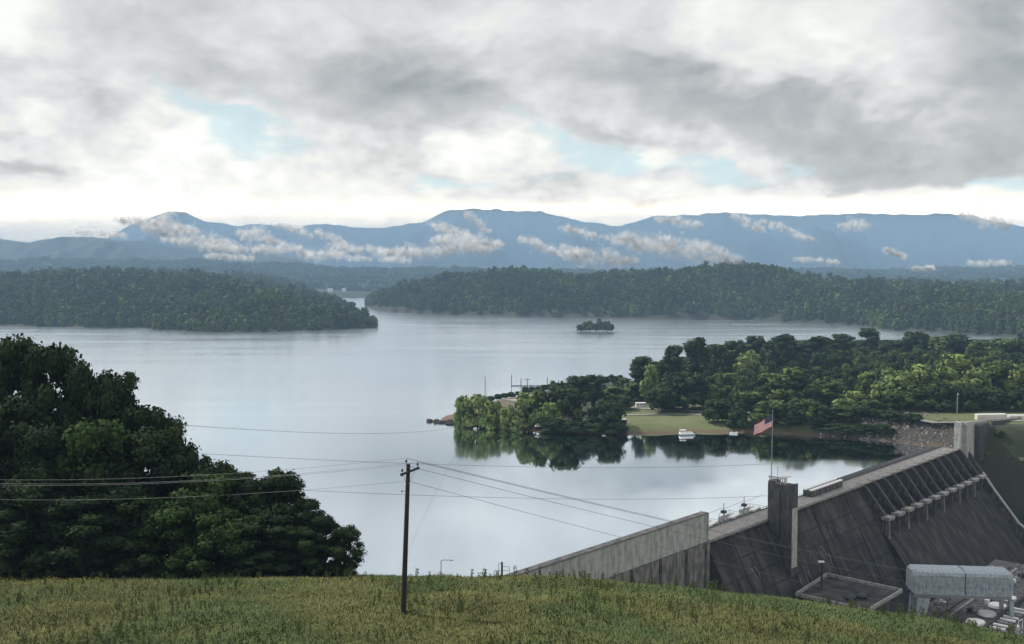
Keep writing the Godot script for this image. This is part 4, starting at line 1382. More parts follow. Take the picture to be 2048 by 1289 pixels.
	for x in [-13.4, 15.2]:
		for z in [-3.4, 4.4]:
			t = PackedVector3Array()
			var w: float = 3.2 if x < 0 else 1.2
			var low := Vector3(x - (0.4 if x < 0 else 0.0), -31.0 if x < 0 else -27.5, z * 1.15)
			var tp := Vector3(x + (0.9 if x < 0 else 0.0), -21.9, z)
			quad(t, low + Vector3(-w * 0.38, 0, 0.7), low + Vector3(w * 0.38, 0, 0.7), tp + Vector3(w * 0.62, 0, 0.7), tp + Vector3(-w * 0.62, 0, 0.7))
			quad(t, low + Vector3(-w * 0.38, 0, -0.7), low + Vector3(w * 0.38, 0, -0.7), tp + Vector3(w * 0.62, 0, -0.7), tp + Vector3(-w * 0.62, 0, -0.7))
			quad(t, low + Vector3(-w * 0.38, 0, -0.7), low + Vector3(-w * 0.38, 0, 0.7), tp + Vector3(-w * 0.62, 0, 0.7), tp + Vector3(-w * 0.62, 0, -0.7))
			quad(t, low + Vector3(w * 0.38, 0, -0.7), low + Vector3(w * 0.38, 0, 0.7), tp + Vector3(w * 0.62, 0, 0.7), tp + Vector3(w * 0.62, 0, -0.7))
			obj("leg", mesh_of(t), M.crane, gc)
	# yard lamp
	var la := thing("yard_lamp", "dark lamp mast with a white head beside the powerhouse yard", "lamp", Vector3(99.83, -19.07, -318.00))
	t = PackedVector3Array()
	tube(t, [Vector3(0, -6, 0), Vector3(0.2, 11.4, 0)], 0.42, 0.3, 7)
	obj("mast", mesh_of(t), M.dark_metal, la)
	t = PackedVector3Array()
	box(t, Vector3(-0.2, 11.7, 0), Vector3(2.0, 0.5, 0.8), Basis(), 0.1)
	obj("lamp_head", mesh_of(t), M.white, la)

# ---------------------------------------------------------------- utility pole and wires
func make_pole_and_wires() -> void:
	var foot := Vector3(-8.30, 59.30, -75.00)
	var top := Vector3(-7.84, 70.69, -75.00)
	foot.y = hill(foot.x, 75.0) - 0.3
	var up := thing("utility_pole", "dark leaning wooden utility pole with a crossarm standing in the meadow", "utility pole", foot)
	var tip := top - foot
	var dir := tip.normalized()
	var t := PackedVector3Array()
	tube(t, [Vector3.ZERO, tip * 0.35, tip * 0.7, tip], 0.215, 0.15, 12)
	obj("pole", mesh_of(t), M.wood, up)
	var arm_at := tip - dir * 0.63
	var arm := Vector3(0.78, 0.12, -0.62).normalized()
	var left := arm_at - arm * 0.62 + Vector3(0, 0.0, 0.17)
	var right := arm_at + arm * 0.98 + Vector3(0, 0.14, 0.17)
	t = PackedVector3Array()
	beam(t, left, right, 0.13, 0.15)
	obj("crossarm", mesh_of(t), M.wood, up)
	t = PackedVector3Array()
	beam(t, left - arm * 0.02, left + arm * 0.12, 0.17, 0.2)
	beam(t, right + arm * 0.02, right - arm * 0.12, 0.17, 0.2)
	obj("arm_cap", mesh_of(t), M.dark_metal, up)
	t = PackedVector3Array()
	tube(t, [arm_at + arm * 0.66 + Vector3(0, 0.04, 0.2), tip - dir * 1.5 + Vector3(0.1, 0, 0.16)], 0.018, 0.018, 6)
	tube(t, [left + arm * 0.2 + Vector3(0, -0.04, 0.05), tip - dir * 1.5 + Vector3(-0.1, 0, 0.16)], 0.018, 0.018, 6)
	obj("brace", mesh_of(t), M.grey_metal, up)
	for q in [tip + Vector3(-0.16, 0.0, 0), left + arm * 0.12 + Vector3(0, 0.08, 0), right - arm * 0.1 + Vector3(0, 0.08, 0)]:
		t = PackedVector3Array()
		tube(t, [q, q + Vector3(0, 0.2, 0)], 0.018, 0.018, 6)
		var pin := obj("insulator_pin", mesh_of(t), M.dark_metal, up)
		t = PackedVector3Array()
		tube(t, [q + Vector3(0, 0.14, 0), q + Vector3(0, 0.2, 0), q + Vector3(0, 0.34, 0)], 0.10, 0.06, 10)
		obj("insulator", mesh_of(t), M.glass_dark, pin)
	t = PackedVector3Array()
	tube(t, [tip - dir * 2.05 + Vector3(-0.14, 0, 0.06), tip - dir * 2.05 + Vector3(-0.44, 0, 0.1)], 0.02, 0.02, 6)
	ball(t, tip - dir * 2.05 + Vector3(-0.42, 0, 0.1), Vector3(0.07, 0.06, 0.07), 8, 5)
	obj("side_knob", mesh_of(t), M.dark_metal, up)
	t = PackedVector3Array()
	tube(t, [dir * 0.2 + Vector3(0.19, 0, 0.1), tip * 0.6 + Vector3(0.165, 0, 0.09)], 0.014, 0.014, 5)
	obj("ground_wire", mesh_of(t), M.dark_metal, up)

	for w in [
	[Vector3(-8.01, 71.15, -75.00), Vector3(-59.56, 66.47, -92.00), 1.0, 0.011, "top wire running left from the pole top insulator"],
	[Vector3(-7.06, 70.94, -74.50), Vector3(-59.89, 66.13, -92.50), 1.1, 0.011, "wire running left from the outer insulator of the pole's long arm"],
	[Vector3(-8.23, 70.50, -75.60), Vector3(-60.22, 65.79, -93.00), 1.0, 0.011, "wire running left from the insulator on the pole's short arm"],
	[Vector3(-8.25, 69.36, -75.00), Vector3(-59.62, 64.59, -92.00), 0.9, 0.011, "lowest wire running left from the knob on the pole's side"],
	[Vector3(-8.01, 71.15, -75.00), Vector3(188.34, -18.93, -330.00), 3.0, 0.017, "top wire descending right from the pole top towards the powerhouse"],
	[Vector3(-7.06, 70.94, -74.50), Vector3(191.72, -19.94, -330.00), 3.0, 0.017, "wire descending right from the outer insulator of the long arm"],
	[Vector3(-8.23, 70.50, -75.60), Vector3(191.31, -24.68, -332.00), 3.0, 0.017, "wire descending right from the short arm's insulator"],
	[Vector3(-7.75, 69.36, -75.00), Vector3(183.02, -30.28, -320.00), 2.5, 0.015, "lowest wire descending right from the knob on the pole's side"],
	[Vector3(-60.16, 55.78, -165.00), Vector3(84.54, 23.73, -322.00), 2.0, 0.030, "thin far wire crossing the lake behind the pole top to the tower"],
	[Vector3(-62.46, 51.79, -160.00), Vector3(84.67, 13.25, -322.00), 2.0, 0.030, "thin far wire crossing the lake at the height of the pole's knob to the tower"],
	[Vector3(-61.90, 59.72, -170.00), Vector3(-25.77, 2.30, -545.00), 3.0, 0.040, "faint high wire crossing the lake from the left wood to the wooded point"]
]:
		var pts := []
		for k in 25:
			var a := k / 24.0
			pts.append(w[0].lerp(w[1], a) - Vector3(0, w[2] * 4.0 * a * (1.0 - a), 0) - w[0])
		t = PackedVector3Array()
		tube(t, pts, w[3], w[3] * (1.0 if w[0].distance_to(w[1]) < 100.0 else 1.6), 5)
		var o := obj("power_wire", mesh_of(t), M.wire)
		o.position = w[0]
		tag(o, w[4], "wire", "wires over the meadow and the lake")

	# street lamp and post peeping over the meadow's edge
	var lp := Vector3(-8.06, 50.99, -112.00)
	var lamp := thing("street_lamp", "thin bent arm lamp post peeping over the meadow's edge right of the pole", "street lamp", Vector3(lp.x, hill(lp.x, 112), lp.z))
	var ty := Vector3(-8.05, 52.66, -112.00)
	var hh := ty.y - lamp.position.y
	t = PackedVector3Array()
	tube(t, [Vector3.ZERO, Vector3(0, hh - 0.2, 0), Vector3(0.05, hh - 0.05, 0), Vector3(0.25, hh, 0), Vector3(1.1, hh, 0)], 0.05, 0.04, 6)
	obj("bent_post", mesh_of(t), M.grey_metal, lamp)
	t = PackedVector3Array()
	box(t, Vector3(1.2, hh - 0.03, 0), Vector3(0.35, 0.08, 0.14))
	obj("lamp_head", mesh_of(t), M.grey_metal, lamp)
	var sp := Vector3(-1.16, 50.39, -114.00)
	var st := thing("service_frame", "dark stub post with a thin pipe frame at the left end of the pale wall", "post", Vector3(sp.x, hill(sp.x, 114), sp.z))
	var tz := Vector3(-1.15, 51.85, -114.00)
	hh = tz.y - st.position.y
	t = PackedVector3Array()
	tube(t, [Vector3.ZERO, Vector3(0, hh, 0)], 0.12, 0.11, 8)
	obj("post", mesh_of(t), M.wood, st)
	t = PackedVector3Array()
	for q in [[Vector3(-0.4, 0, 0), Vector3(-0.4, hh - 0.15, 0)], [Vector3(0.85, 0, 0), Vector3(0.85, hh - 0.55, 0)], [Vector3(-0.4, hh - 0.15, 0), Vector3(0, hh - 0.15, 0)], [Vector3(0, hh - 0.55, 0), Vector3(0.85, hh - 0.55, 0)], [Vector3(-0.4, hh - 1.0, 0), Vector3(0.85, hh - 1.0, 0)]]:
		tube(t, q, 0.03, 0.03, 5)
	obj("pipe_frame", mesh_of(t), M.grey_metal, st)

# ---------------------------------------------------------------- things on the point
func ribbon(called: String, pts: Array, w: float, m: Material) -> void:
	var t := PackedVector3Array()
	var rows := []
	for i in pts.size():
		var dir: Vector2 = (pts[mini(i + 1, pts.size() - 1)] - pts[maxi(i - 1, 0)]).normalized()
		var side := Vector2(-dir.y, dir.x) * w / 2.0
		var y := park_land(pts[i].x, pts[i].y) + 0.25
		rows.append([Vector3(pts[i].x + side.x, y, -pts[i].y - side.y), Vector3(pts[i].x - side.x, y, -pts[i].y + side.y)])
	for i in rows.size() - 1:
		quad(t, rows[i][0], rows[i][1], rows[i + 1][1], rows[i + 1][0])
	setting(called, mesh_of(t), m)

func camper(at: Vector3, turn: float, label: String) -> void:
	var o := thing("camper", label, "camper", at, turn)
	var t := PackedVector3Array()
	box(t, Vector3(0, 1.9, 0), Vector3(6.4, 2.5, 2.5), Basis(), 0.2)
	obj("body", mesh_of(t), M.white, o)
	for x in [-1.9, 0.2, 2.1]:
		t = PackedVector3Array()
		box(t, Vector3(x, 2.1, 1.27), Vector3(1.1, 0.8, 0.06))
		obj("window", mesh_of(t), M.glass_dark, o)
	for x in [-1.8, 1.8]:
		for z in [-1.0, 1.0]:
			t = PackedVector3Array()
			tube(t, [Vector3(x, 0.4, z - 0.15), Vector3(x, 0.4, z + 0.15)], 0.4, 0.4, 10)
			obj("wheel", mesh_of(t), M.rubber, o)

func make_park_things() -> void:
	ribbon("gravel_road", [Vector2(178, 556), Vector2(188, 545), Vector2(198, 532), Vector2(207, 518), Vector2(216, 504), Vector2(225, 494), Vector2(238, 488), Vector2(260, 482)], 11.0, M.gravel)
	ribbon("loop_road", [Vector2(58, 606), Vector2(76, 604), Vector2(96, 598), Vector2(118, 588), Vector2(140, 583), Vector2(160, 580)], 7.0, M.gravel)
	ribbon("camp_lane", [Vector2(66, 580), Vector2(84, 583), Vector2(104, 582), Vector2(124, 576)], 4.0, M.gravel)
	ribbon("bank_path", [Vector2(-6, 690), Vector2(-2, 655), Vector2(8, 640), Vector2(20, 660), Vector2(34, 690)], 9.0, M.gravel)
	camper(Vector3(70.5, park_land(70.5, 609), -609), 0.25, "left one of the two white campers parked behind the lawn")
	camper(Vector3(78.5, park_land(78.5, 607), -607), 0.15, "right one of the two white campers parked behind the lawn")
	var van := thing("dark_van", "dark tall van with a white roof at the left end of the lawn", "van", Vector3(61.0, park_land(61, 548), -548), 0.1)
	var t := PackedVector3Array()
	box(t, Vector3(0, 1.6, 0), Vector3(4.6, 2.2, 2.0), Basis(), 0.25)
	obj("body", mesh_of(t), M.gate, van)
	t = PackedVector3Array()
	box(t, Vector3(0, 2.85, 0), Vector3(4.2, 0.3, 1.8), Basis(), 0.1)
	obj("roof", mesh_of(t), M.white, van)
	for x in [-1.4, 1.4]:
		t = PackedVector3Array()
		box(t, Vector3(x, 2.0, 1.02), Vector3(1.2, 0.7, 0.06))
		obj("window", mesh_of(t), M.glass_dark, van)
		for z in [-0.85, 0.85]:
			t = PackedVector3Array()
			tube(t, [Vector3(x, 0.4, z - 0.12), Vector3(x, 0.4, z + 0.12)], 0.4, 0.4, 10)
			obj("wheel", mesh_of(t), M.rubber, van)
	var cp := thing("canopy_tent", "small white canopy among the light green waterside trees", "canopy", Vector3(14.2, park_land(14.2, 541), -541))
	t = PackedVector3Array()
	var q4 := [Vector3(-1.9, 2.2, -1.5), Vector3(1.9, 2.2, -1.5), Vector3(1.9, 2.2, 1.5), Vector3(-1.9, 2.2, 1.5)]
	for k in 4:
		t.append(q4[k]); t.append(q4[(k + 1) % 4]); t.append(Vector3(0, 3.4, 0))
		quad(t, q4[k], q4[(k + 1) % 4], q4[(k + 1) % 4] - Vector3(0, 0.4, 0), q4[k] - Vector3(0, 0.4, 0))
	obj("roof", mesh_of(t), M.white, cp)
	for q in q4:
		t = PackedVector3Array()
		tube(t, [Vector3(q.x, 0, q.z), q], 0.05, 0.05, 5)
		obj("leg", mesh_of(t), M.grey_metal, cp)

	# boats at the beach
	var pb := thing("pontoon_boat", "white pontoon boat beached nose in at the brown shore below the lawn", "boat", Vector3(92.8, 0.0, -527), deg_to_rad(12))
	for z in [-1.1, 1.1]:
		t = PackedVector3Array()
		tube(t, [Vector3(-4.2, 0.45, z), Vector3(-3.6, 0.3, z), Vector3(3.6, 0.3, z), Vector3(4.2, 0.5, z)], 0.38, 0.38, 9)
		obj("pontoon", mesh_of(t), M.grey_metal, pb)
	t = PackedVector3Array()
	box(t, Vector3(0, 0.75, 0), Vector3(8.0, 0.25, 2.8))
	obj("deck", mesh_of(t), M.white, pb)
	t = PackedVector3Array()
	for z in [-1.35, 1.35]:
		box(t, Vector3(-0.4, 1.3, z), Vector3(7.0, 0.8, 0.08))
	box(t, Vector3(-3.9, 1.3, 0), Vector3(0.08, 0.8, 2.7))
	obj("side_panel", mesh_of(t), M.white, pb)
	t = PackedVector3Array()
	box(t, Vector3(-2.2, 2.8, 0), Vector3(3.2, 0.12, 2.6))
	for q in [Vector3(-3.6, 0, -1.2), Vector3(-0.8, 0, -1.2), Vector3(-3.6, 0, 1.2), Vector3(-0.8, 0, 1.2)]:
		beam(t, Vector3(q.x, 0.9, q.z), Vector3(q.x, 2.8, q.z), 0.06, 0.06)
	obj("sunshade", mesh_of(t), M.white, pb)
	t = PackedVector3Array()
	box(t, Vector3(4.2, 0.9, 0), Vector3(0.7, 1.4, 0.6), Basis(), 0.1)
	obj("outboard_motor", mesh_of(t), M.rubber, pb)
	t = PackedVector3Array()
	box(t, Vector3(1.6, 1.2, 0.6), Vector3(1.4, 0.9, 1.0), Basis(), 0.15)
	box(t, Vector3(0.2, 1.2, -0.7), Vector3(1.6, 0.8, 0.8), Basis(), 0.15)
	obj("seat", mesh_of(t), M.wall, pb)
	var sb := thing("small_boat", "small white boat alone on dark water right of the pontoon boat", "boat", Vector3(118.8, 0.0, -532), deg_to_rad(-8))
	t = PackedVector3Array()
	var hull_rows := []
	for i in 7:
		var a := i / 6.0
		var w := 0.8 * sqrt(maxf(0.0, 1.0 - pow(a, 3.0))) + 0.02
		hull_rows.append([Vector3(a * 4.4 - 2.2, 0.75 + 0.2 * a, w), Vector3(a * 4.4 - 2.2, -0.1 + 0.3 * a * a, w * 0.6), Vector3(a * 4.4 - 2.2, -0.1 + 0.3 * a * a, -w * 0.6), Vector3(a * 4.4 - 2.2, 0.75 + 0.2 * a, -w)])
	for i in 6:
		for j in 3:
			quad(t, hull_rows[i][j], hull_rows[i + 1][j], hull_rows[i + 1][j + 1], hull_rows[i][j + 1])
	quad(t, hull_rows[0][0], hull_rows[0][1], hull_rows[0][2], hull_rows[0][3])
	obj("hull", mesh_of(t), M.white, sb)
	t = PackedVector3Array()
	box(t, Vector3(0.2, 1.0, 0), Vector3(1.2, 0.7, 1.0), Basis(), 0.15)
	box(t, Vector3(-2.0, 0.8, 0), Vector3(0.5, 0.9, 0.5), Basis(), 0.1)
	obj("console", mesh_of(t), M.rubber, sb)

	# white trailers on the road at the right edge, and the field pole
	for row in [[Vector3(237.01, 13.83, -492.00), 0.12, 15.5, "long white box trailer on the road behind the far abutment"], [Vector3(250.80, 13.91, -488.00), -0.05, 14.0, "second white trailer at the right edge behind the parapet"]]:
		var o := thing("white_trailer", row[3], "trailer", Vector3(row[0].x, row[0].y - 1.2, row[0].z), row[1])
		t = PackedVector3Array()
		box(t, Vector3(0, 2.1, 0), Vector3(row[2], 2.6, 2.6), Basis(), 0.2)
		obj("body", mesh_of(t), mat(Color(0.62, 0.6, 0.54)), o)
		t = PackedVector3Array()
		box(t, Vector3(0, 3.45, 0), Vector3(row[2] + 0.1, 0.2, 2.7))
		obj("roof", mesh_of(t), M.white, o)
		for x in [-4.5, -3.2, 4.5]:
			t = PackedVector3Array()
			tube(t, [Vector3(x, 0.45, -1.2), Vector3(x, 0.45, 1.2)], 0.45, 0.45, 10)
			obj("wheel", mesh_of(t), M.rubber, o)
	var fp := Vector3(223.99, 14.19, -500.00)
	var pole := thing("field_pole", "grey utility pole on the grass in front of the bright grove", "utility pole", Vector3(fp.x, fp.y - 1.0, fp.z))
	t = PackedVector3Array()
	tube(t, [Vector3.ZERO, Vector3(0, 12.6, 0)], 0.22, 0.16, 8)
	obj("pole", mesh_of(t), M.ledge, pole)
	t = PackedVector3Array()
	tube(t, [Vector3(0.3, 11.2, 0.2), Vector3(0.3, 12.3, 0.2)], 0.32, 0.32, 8)
	obj("transformer", mesh_of(t), M.grey_metal, pole)

	# marker posts in the water behind the point
	var i := 0
	for row in [[970, 755, 784, "leftmost bare post standing in the water behind the point"], [1023, 751, 783, "tall post at the left end of the boom behind the point"], [1042, 758, 783, "post right beside the tall one behind the point"], [1055, 759, 776, "post with a small crosspiece behind the point"], [1095, 755, 776, "post at the right end of the boom behind the point"], [1118, 762, 780, "rightmost short post behind the point"]]:
		var d := 760.0
		var x: float = (row[0] - 1024.0) / 2000.0 * d
		var y1: float = 85.0 - (row[1] - 550.0) / 2000.0 * d
		var o := thing("marker_post", row[3], "post", Vector3(x, 0, -d))
		t = PackedVector3Array()
		tube(t, [Vector3(0, -2, 0), Vector3(0, y1, 0)], 0.3, 0.26, 7)
		obj("post", mesh_of(t), M.dark_metal, o)
		if i == 3:
			t = PackedVector3Array()
			beam(t, Vector3(-2.2, y1 - 0.4, 0), Vector3(2.2, y1 - 0.4, 0), 0.3, 0.3)
			obj("crosspiece", mesh_of(t), M.dark_metal, o)
		i += 1
	t = PackedVector3Array()
	beam(t, Vector3(0, 0.4, -760), Vector3(27.0, 0.4, -760), 0.5, 0.5)
	tag(obj("floating_boom", mesh_of(t), M.dark_metal), "thin floating boom between two posts behind the point", "boom")

	# stones: the tip's slabs one by one, the bank's rubble as a mass
	var stones := ["outermost dark slab off the tip of the point", "low dark slab lying at the waterline of the tip", "brown boulder in the middle of the point's spit", "pale boulder where the spit meets the first bush", "small dark stone beside the spit's slabs", "long dark flat rock at the front of the spit"]
	i = 0
	for row in [[-47.5, 577, 2.4, 1.4], [-40, 571, 3.4, 1.1], [-36, 574, 2.6, 2.2], [-29, 566, 2.6, 2.4], [-43.5, 574, 1.8, 1.7], [-33, 566, 5.0, 1.0]]:
		t = PackedVector3Array()
		var g := RandomNumberGenerator.new()
		g.seed = 40 + i
		for k in 3:
			ball(t, Vector3(g.randf_range(-1, 1) * row[2] * 0.5, 0.2 * k, g.randf_range(-1, 1)), Vector3(row[2] * g.randf_range(0.6, 1.0), row[3] * g.randf_range(0.7, 1.0), 1.8), 7, 4)
		var o := obj("shore_rock", mesh_of(t), mat([Color(0.03, 0.03, 0.032), Color(0.03, 0.03, 0.032), Color(0.13, 0.10, 0.08), Color(0.17, 0.14, 0.12), Color(0.04, 0.04, 0.04), Color(0.025, 0.025, 0.028)][i]))
		o.position = Vector3(row[0], 0.1, -row[1])
		tag(o, stones[i], "rock", "rocks off the tip of the point")
		i += 1
	var places: Array[Transform3D] = []
	var tints := PackedColorArray()
	t = PackedVector3Array()
	ball(t, Vector3.ZERO, Vector3(1, 0.7, 0.85), 6, 4)
	var stone := mesh_of(t)
	for k in 2600:
		var x := rng.randf_range(160, 236)
		var d := rng.randf_range(478, 548)
		var y := park_land(x, d)
		var sd := to_dam(Vector3(x, 0, -d))
		if y < -0.8 or y > 11.0 + fbm(x, d, 10.0) * 3.0 or sd.y > -8.0 and sd.x < 240.0:
			continue
		var s := rng.randf_range(0.35, 1.2) * rng.randf_range(0.6, 1.0)
		places.append(Transform3D(Basis.from_euler(Vector3(rng.randf() * TAU, rng.randf() * TAU, rng.randf() * TAU)).scaled(Vector3(s, s, s)), Vector3(x, y, -d)))
		var tone := rng.randf_range(0.07, 0.26)
		tints.append(Color(tone, tone * 0.94, tone * 0.88))
	scatter("bank_rubble", stone, M.land, places, tints)

	# small houses on the far shore
	i = 0
	for row in [[-0.214, 3760.0, 24.0, "pale house on the far shore left of the channel"], [-0.182, 3720.0, 20.0, "white house at the far end of the channel"], [-0.168, 3735.0, 14.0, "small pale boathouse beside the far end of the channel"]]:
		var x: float = row[0] * row[1]
		var o := thing("far_house", row[3], "house", Vector3(x, far_land(x, row[1]) - 1.0, -row[1]))
		t = PackedVector3Array()
		box(t, Vector3(0, 4, 0), Vector3(row[2], 9, 10))
		obj("wall", mesh_of(t), M.white, o)
		t = PackedVector3Array()
		prism(t, [Vector2(-6, 8.4), Vector2(6, 8.4), Vector2(0, 13)], -row[2] / 2.0 - 0.6, row[2] / 2.0 + 0.6)
		obj("roof", mesh_of(t), M.grey_metal, o)
		i += 1
	var hy := right_hill(352, 1912)
	var ph := thing("lake_house", "pale house in a clearing above the right hand far shore", "house", Vector3(352, hy, -1912))
	t = PackedVector3Array()
	box(t, Vector3(0, 3, 0), Vector3(13, 7, 8))
	obj("wall", mesh_of(t), M.wall, ph)
	t = PackedVector3Array()
	prism(t, [Vector2(-5, 6.4), Vector2(5, 6.4), Vector2(0, 9.5)], -7, 7)
	obj("roof", mesh_of(t), M.grey_metal, ph)

# ---------------------------------------------------------------- meadow
func make_grass() -> void:
	var g := RandomNumberGenerator.new()
	g.seed = 99
	var kinds: Array = []
	for v in 3:
		var t := PackedVector3Array()
		var n := PackedVector3Array()
		var c := PackedColorArray()
		for b in 11:
			var an := g.randf() * TAU
			var p := Vector3(g.randfn() * 0.2, 0, g.randfn() * 0.2)
			var side := Vector3(cos(an), 0, sin(an)) * (0.016 if v < 2 else 0.045)
			var lean := Vector3(g.randfn(), 0, g.randfn()) * 0.1
			var h := g.randf_range(0.16, 0.36) * (1.0 if v < 2 else 0.75)
			var m := p + lean * 0.4 + Vector3(0, h * 0.55, 0)
			var tip := p + lean + Vector3(0, h, 0)
			var sh := g.randf_range(0.75, 1.25)
			for q in [p - side, m - side * 0.8, p + side, p + side, m - side * 0.8, m + side * 0.8, m - side * 0.8, tip, m + side * 0.8]:
				t.append(q)
				n.append((Vector3(0, 1, 0.15) + side.cross(Vector3.UP) * 6.0).normalized())
				c.append(Color(sh, sh, sh))
		var a := []
		a.resize(Mesh.ARRAY_MAX)
		a[Mesh.ARRAY_VERTEX] = t; a[Mesh.ARRAY_NORMAL] = n; a[Mesh.ARRAY_COLOR] = c
		var m := ArrayMesh.new()
		m.add_surface_from_arrays(Mesh.PRIMITIVE_TRIANGLES, a)
		kinds.append(m)
	var places: Array = [[], [], []]
	var tints: Array = [PackedColorArray(), PackedColorArray(), PackedColorArray()]
	for i in 210000:
		var d := 60.0 + 50.0 * pow(rng.randf(), 1.0)
		var x := rng.randf_range(-0.58, 0.58) * d
		var c := grass_tone(x, d)
		var k := 0 if rng.randf() < 0.5 else 1
		if x > -12.0 and d > 82.0 and fbm(x, d, 9.0) > -0.05 and rng.randf() < 0.75:
			k = 2
			c = c.lerp(Color(0.075, 0.115, 0.045), 0.7)
		var s := rng.randf_range(0.7, 1.3) * (0.9 + 0.5 * fbm(x + 30.0, d, 11.0))
		places[k].append(Transform3D(Basis(Vector3.UP, rng.randf() * TAU).scaled(Vector3(s * 1.2, s, s * 1.2)), Vector3(x, hill(x, d) - 0.03, -d)))
		var tone := rng.randf_range(0.92, 1.1)
		if rng.randf() < 0.03:
			c = Color(0.19, 0.17, 0.08)
		tints[k].append(Color(c.r * tone, c.g * tone, c.b * tone))
	var names := ["meadow_grass", "meadow_grass", "meadow_clover"]
	for k in 3:
		var typed: Array[Transform3D] = []
		typed.assign(places[k])
		scatter(names[k], kinds[k], M.leaf, typed, tints[k])
	# tall weeds standing out of the sward, some with yellow heads
	var wt := PackedVector3Array()
	for k in 3:
		var lean := Vector3(g.randfn() * 0.1, 0, g.randfn() * 0.1)
		tube(wt, [Vector3(k * 0.1 - 0.1, 0, 0), Vector3(k * 0.1 - 0.1, 0.5, 0) + lean * 0.4, Vector3(k * 0.1 - 0.1, 0.95, 0) + lean], 0.02, 0.012, 4)
		for j in 9:
			var q := Vector3(k * 0.1 - 0.1, 0.15 + j * 0.1, 0) + lean * (j / 9.0)
			var dir := Vector3(g.randfn(), 0.3, g.randfn()).normalized() * 0.16
			quad(wt, q, q + dir * 0.5 + Vector3(0, 0.05, 0), q + dir, q + dir * 0.5 - Vector3(0.04, 0.03, 0.04))
	var weeds: Array[Transform3D] = []
	var wc := PackedColorArray()
	for i in 1500:
		var d := rng.randf_range(62, 104)
		var x := rng.randf_range(-0.56, 0.56) * d
		if fbm(x + 12.0, d, 16.0) < -0.05:
			continue
		var s := rng.randf_range(0.5, 1.05) * (1.0 + 0.35 * smoothstep(92.0, 100.0, d))
		weeds.append(Transform3D(Basis(Vector3.UP, rng.randf() * TAU).scaled(Vector3(s, s, s)), Vector3(x, hill(x, d), -d)))
		var tone := rng.randf_range(0.7, 1.2)
		wc.append(Color(0.085, 0.115, 0.04) * tone)
	scatter("tall_weeds", mesh_of(wt), M.leaf, weeds, wc)
	var ft := PackedVector3Array()
	ball(ft, Vector3.ZERO, Vector3(0.06, 0.035, 0.06), 6, 3)
	var flowers: Array[Transform3D] = []
	var fc := PackedColorArray()
	for q in [[-44, 94, 5.0], [-40, 91, 3.0], [-16, 90, 5.0], [-21, 86, 4.0]]:
		for k in 60:
			var x: float = q[0] + rng.randfn() * q[2]
			var d: float = q[1] + rng.randfn() * 1.6
			flowers.append(Transform3D(Basis(), Vector3(x, hill(x, d) + rng.randf_range(0.35, 0.6), -d)))
			fc.append(Color(0.42, 0.38, 0.06))
	scatter("yellow_flowers", mesh_of(ft), M.land, flowers, fc)

# ---------------------------------------------------------------- the denser blue air that lies before the mountains
func make_valley_haze() -> void:
	var f := FogVolume.new()
	f.name = "mountain_haze_cloud"
	f.shape = RenderingServer.FOG_VOLUME_SHAPE_ELLIPSOID
	f.size = Vector3(17000, 1060, 1900)
	f.position = Vector3(0, 0, -7000)
	var m := FogMaterial.new()
	m.albedo = Color(0.43, 0.68, 0.98).linear_to_srgb()
	m.density = 0.0008
	f.material = m
	add_child(f)
	f.set_meta("kind", "stuff")

# ---------------------------------------------------------------- the cloud overhead, out of the picture, that keeps the near shore in shade
func make_cloud() -> void:
	var g := RandomNumberGenerator.new()
	g.seed = 77
	var t := PackedVector3Array()
	for i in 46:
		var a := g.randf() * TAU
		var q := sqrt(g.randf())
		ball(t, Vector3(cos(a) * q * 300.0, g.randf_range(-30, 40), sin(a) * q * 240.0), Vector3(g.randf_range(70, 130), g.randf_range(35, 70), g.randf_range(70, 120)), 12, 7)
	var thin := mat(Color(0.85, 0.85, 0.85), 1.0)
	thin.albedo_color.a = 0.12
	thin.transparency = BaseMaterial3D.TRANSPARENCY_ALPHA
	var o := obj("overhead_cloud", mesh_of(t), thin)
	o.position = Vector3(-1960, 2500, -1100)
	o.set_meta("kind", "structure")

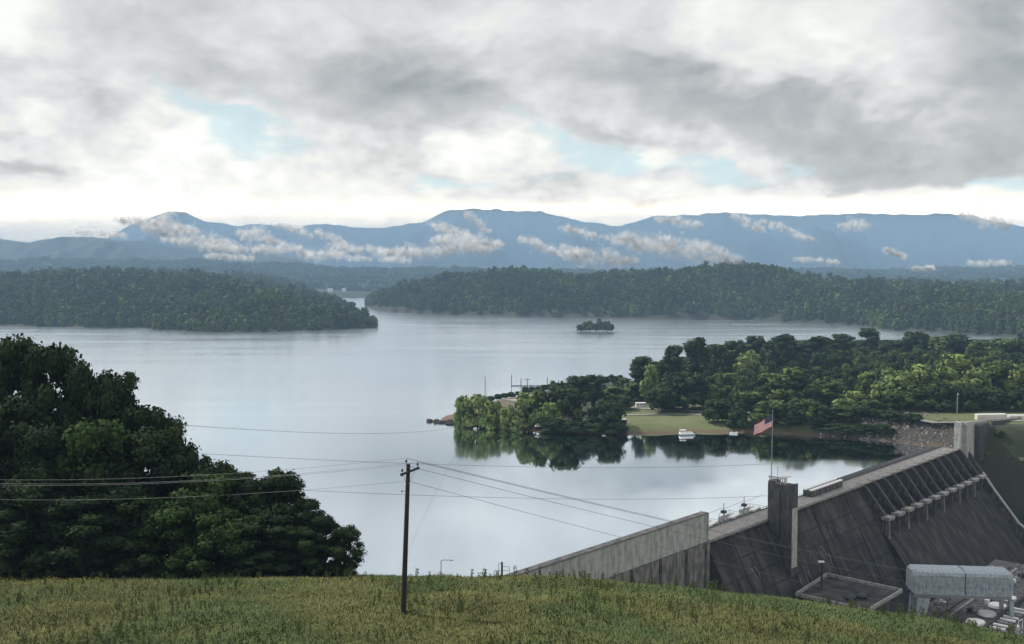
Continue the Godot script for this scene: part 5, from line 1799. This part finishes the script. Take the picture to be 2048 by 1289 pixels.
# ---------------------------------------------------------------- mist and low cloud before the mountains
func make_mist() -> void:
	var i := 0
	var veil := FogMaterial.new()
	veil.albedo = Color(0.99, 0.99, 0.99)
	veil.density = 0.004
	for r in [
	[1101, 211, 112, 29, 14], [-841, 215, 87, 23, -25], [-773, 177, 286, 49, 14], [-830, 202, 112, 32, 8], [-681, 151, 149, 26, 8], [-584, 172, 87, 43, 14], [-532, 193, 99, 26, 16], [-423, 170, 75, 26, 25], [-464, 133, 186, 32, 3], [-624, 124, 112, 12, 3], [-349, 142, 137, 23, 6], [-177, 140, 261, 40, -3], [-136, 179, 124, 43, 24], [-85, 211, 75, 23, 36], [-108, 158, 161, 37, 4], [64, 154, 99, 29, 20], [185, 124, 174, 40, 6], [145, 139, 75, 23, 18], [357, 142, 261, 52, 10], [282, 151, 124, 26, 8], [455, 124, 99, 20, 6], [563, 209, 75, 29, 30], [643, 186, 137, 20, 20], [399, 211, 112, 26, 6], [818, 203, 75, 26, 0], [835, 132, 55, 14, 20], [1126, 113, 99, 14, 0], [972, 100, 50, 6, 0], [-905, 174, 112, 14, 4], [156, 177, 99, 14, 14], [-303, 119, 149, 9, 2], [719, 119, 112, 9, 4]
]:
		var g := RandomNumberGenerator.new()
		g.seed = 500 + i
		var v := PackedVector3Array()
		var nn := PackedVector3Array()
		var lumps := []
		var rot := deg_to_rad(-r[4])
		for k in 13:
			var a := (k + g.randf()) / 13.0 - 0.5
			var thick: float = r[3] * (0.35 + 0.65 * pow(cos(a * 2.6), 2.0)) * g.randf_range(0.4, 1.0) * 0.5
			var p := Vector3(a * r[2], g.randf_range(-0.2, 0.35) * r[3] * cos(a * 2.8), g.randf_range(-0.5, 0.5) * r[3])
			lumps.append([p, Vector3(maxf(thick * 1.5, r[2] * 0.08), thick, thick)])
		var n := clampi(int(r[2] * r[3] / 17.0), 110, 1300)
		for k in n:
			var l: Array = lumps[g.randi() % 13]
			var dir := Vector3(g.randfn(), g.randfn(), g.randfn())
			var off: Vector3 = l[1] * dir * 0.5
			var p: Vector3 = l[0] + off
			var nrm := Vector3(g.randfn(), g.randfn(), g.randfn()).normalized()
			var tx := nrm.cross(Vector3(g.randfn(), g.randfn(), g.randfn())).normalized()
			var ty := nrm.cross(tx)
			var s := g.randf_range(6.0, 14.0)
			var sn := (dir * 0.25 + Vector3(-0.62, 0.75, -0.1)).normalized()
			for q in [p - tx * s, p + ty * s * 0.6, p + tx * s, p - tx * s, p + tx * s, p - ty * s * 0.6]:
				v.append(Basis(Vector3(0, 0, 1), rot) * q)
				nn.append(sn)
		var arr := []
		arr.resize(Mesh.ARRAY_MAX)
		arr[Mesh.ARRAY_VERTEX] = v; arr[Mesh.ARRAY_NORMAL] = nn
		var m := ArrayMesh.new()
		m.add_surface_from_arrays(Mesh.PRIMITIVE_TRIANGLES, arr)
		var o := obj("mist_cloud", m, M.mist)
		o.position = Vector3(r[0], r[1], -2300.0 + g.randf_range(-150, 150))
		o.set_meta("kind", "stuff")
		var halo := FogVolume.new()
		halo.name = "thin_cloud"
		halo.shape = RenderingServer.FOG_VOLUME_SHAPE_ELLIPSOID
		halo.size = Vector3(r[2] * 1.15, r[3] * 1.15, r[3] * 1.2)
		halo.rotation.z = rot
		halo.material = veil
		o.add_child(halo, true)
		o.set_meta("label", "white wisps of low cloud hanging before the blue mountains")
		i += 1
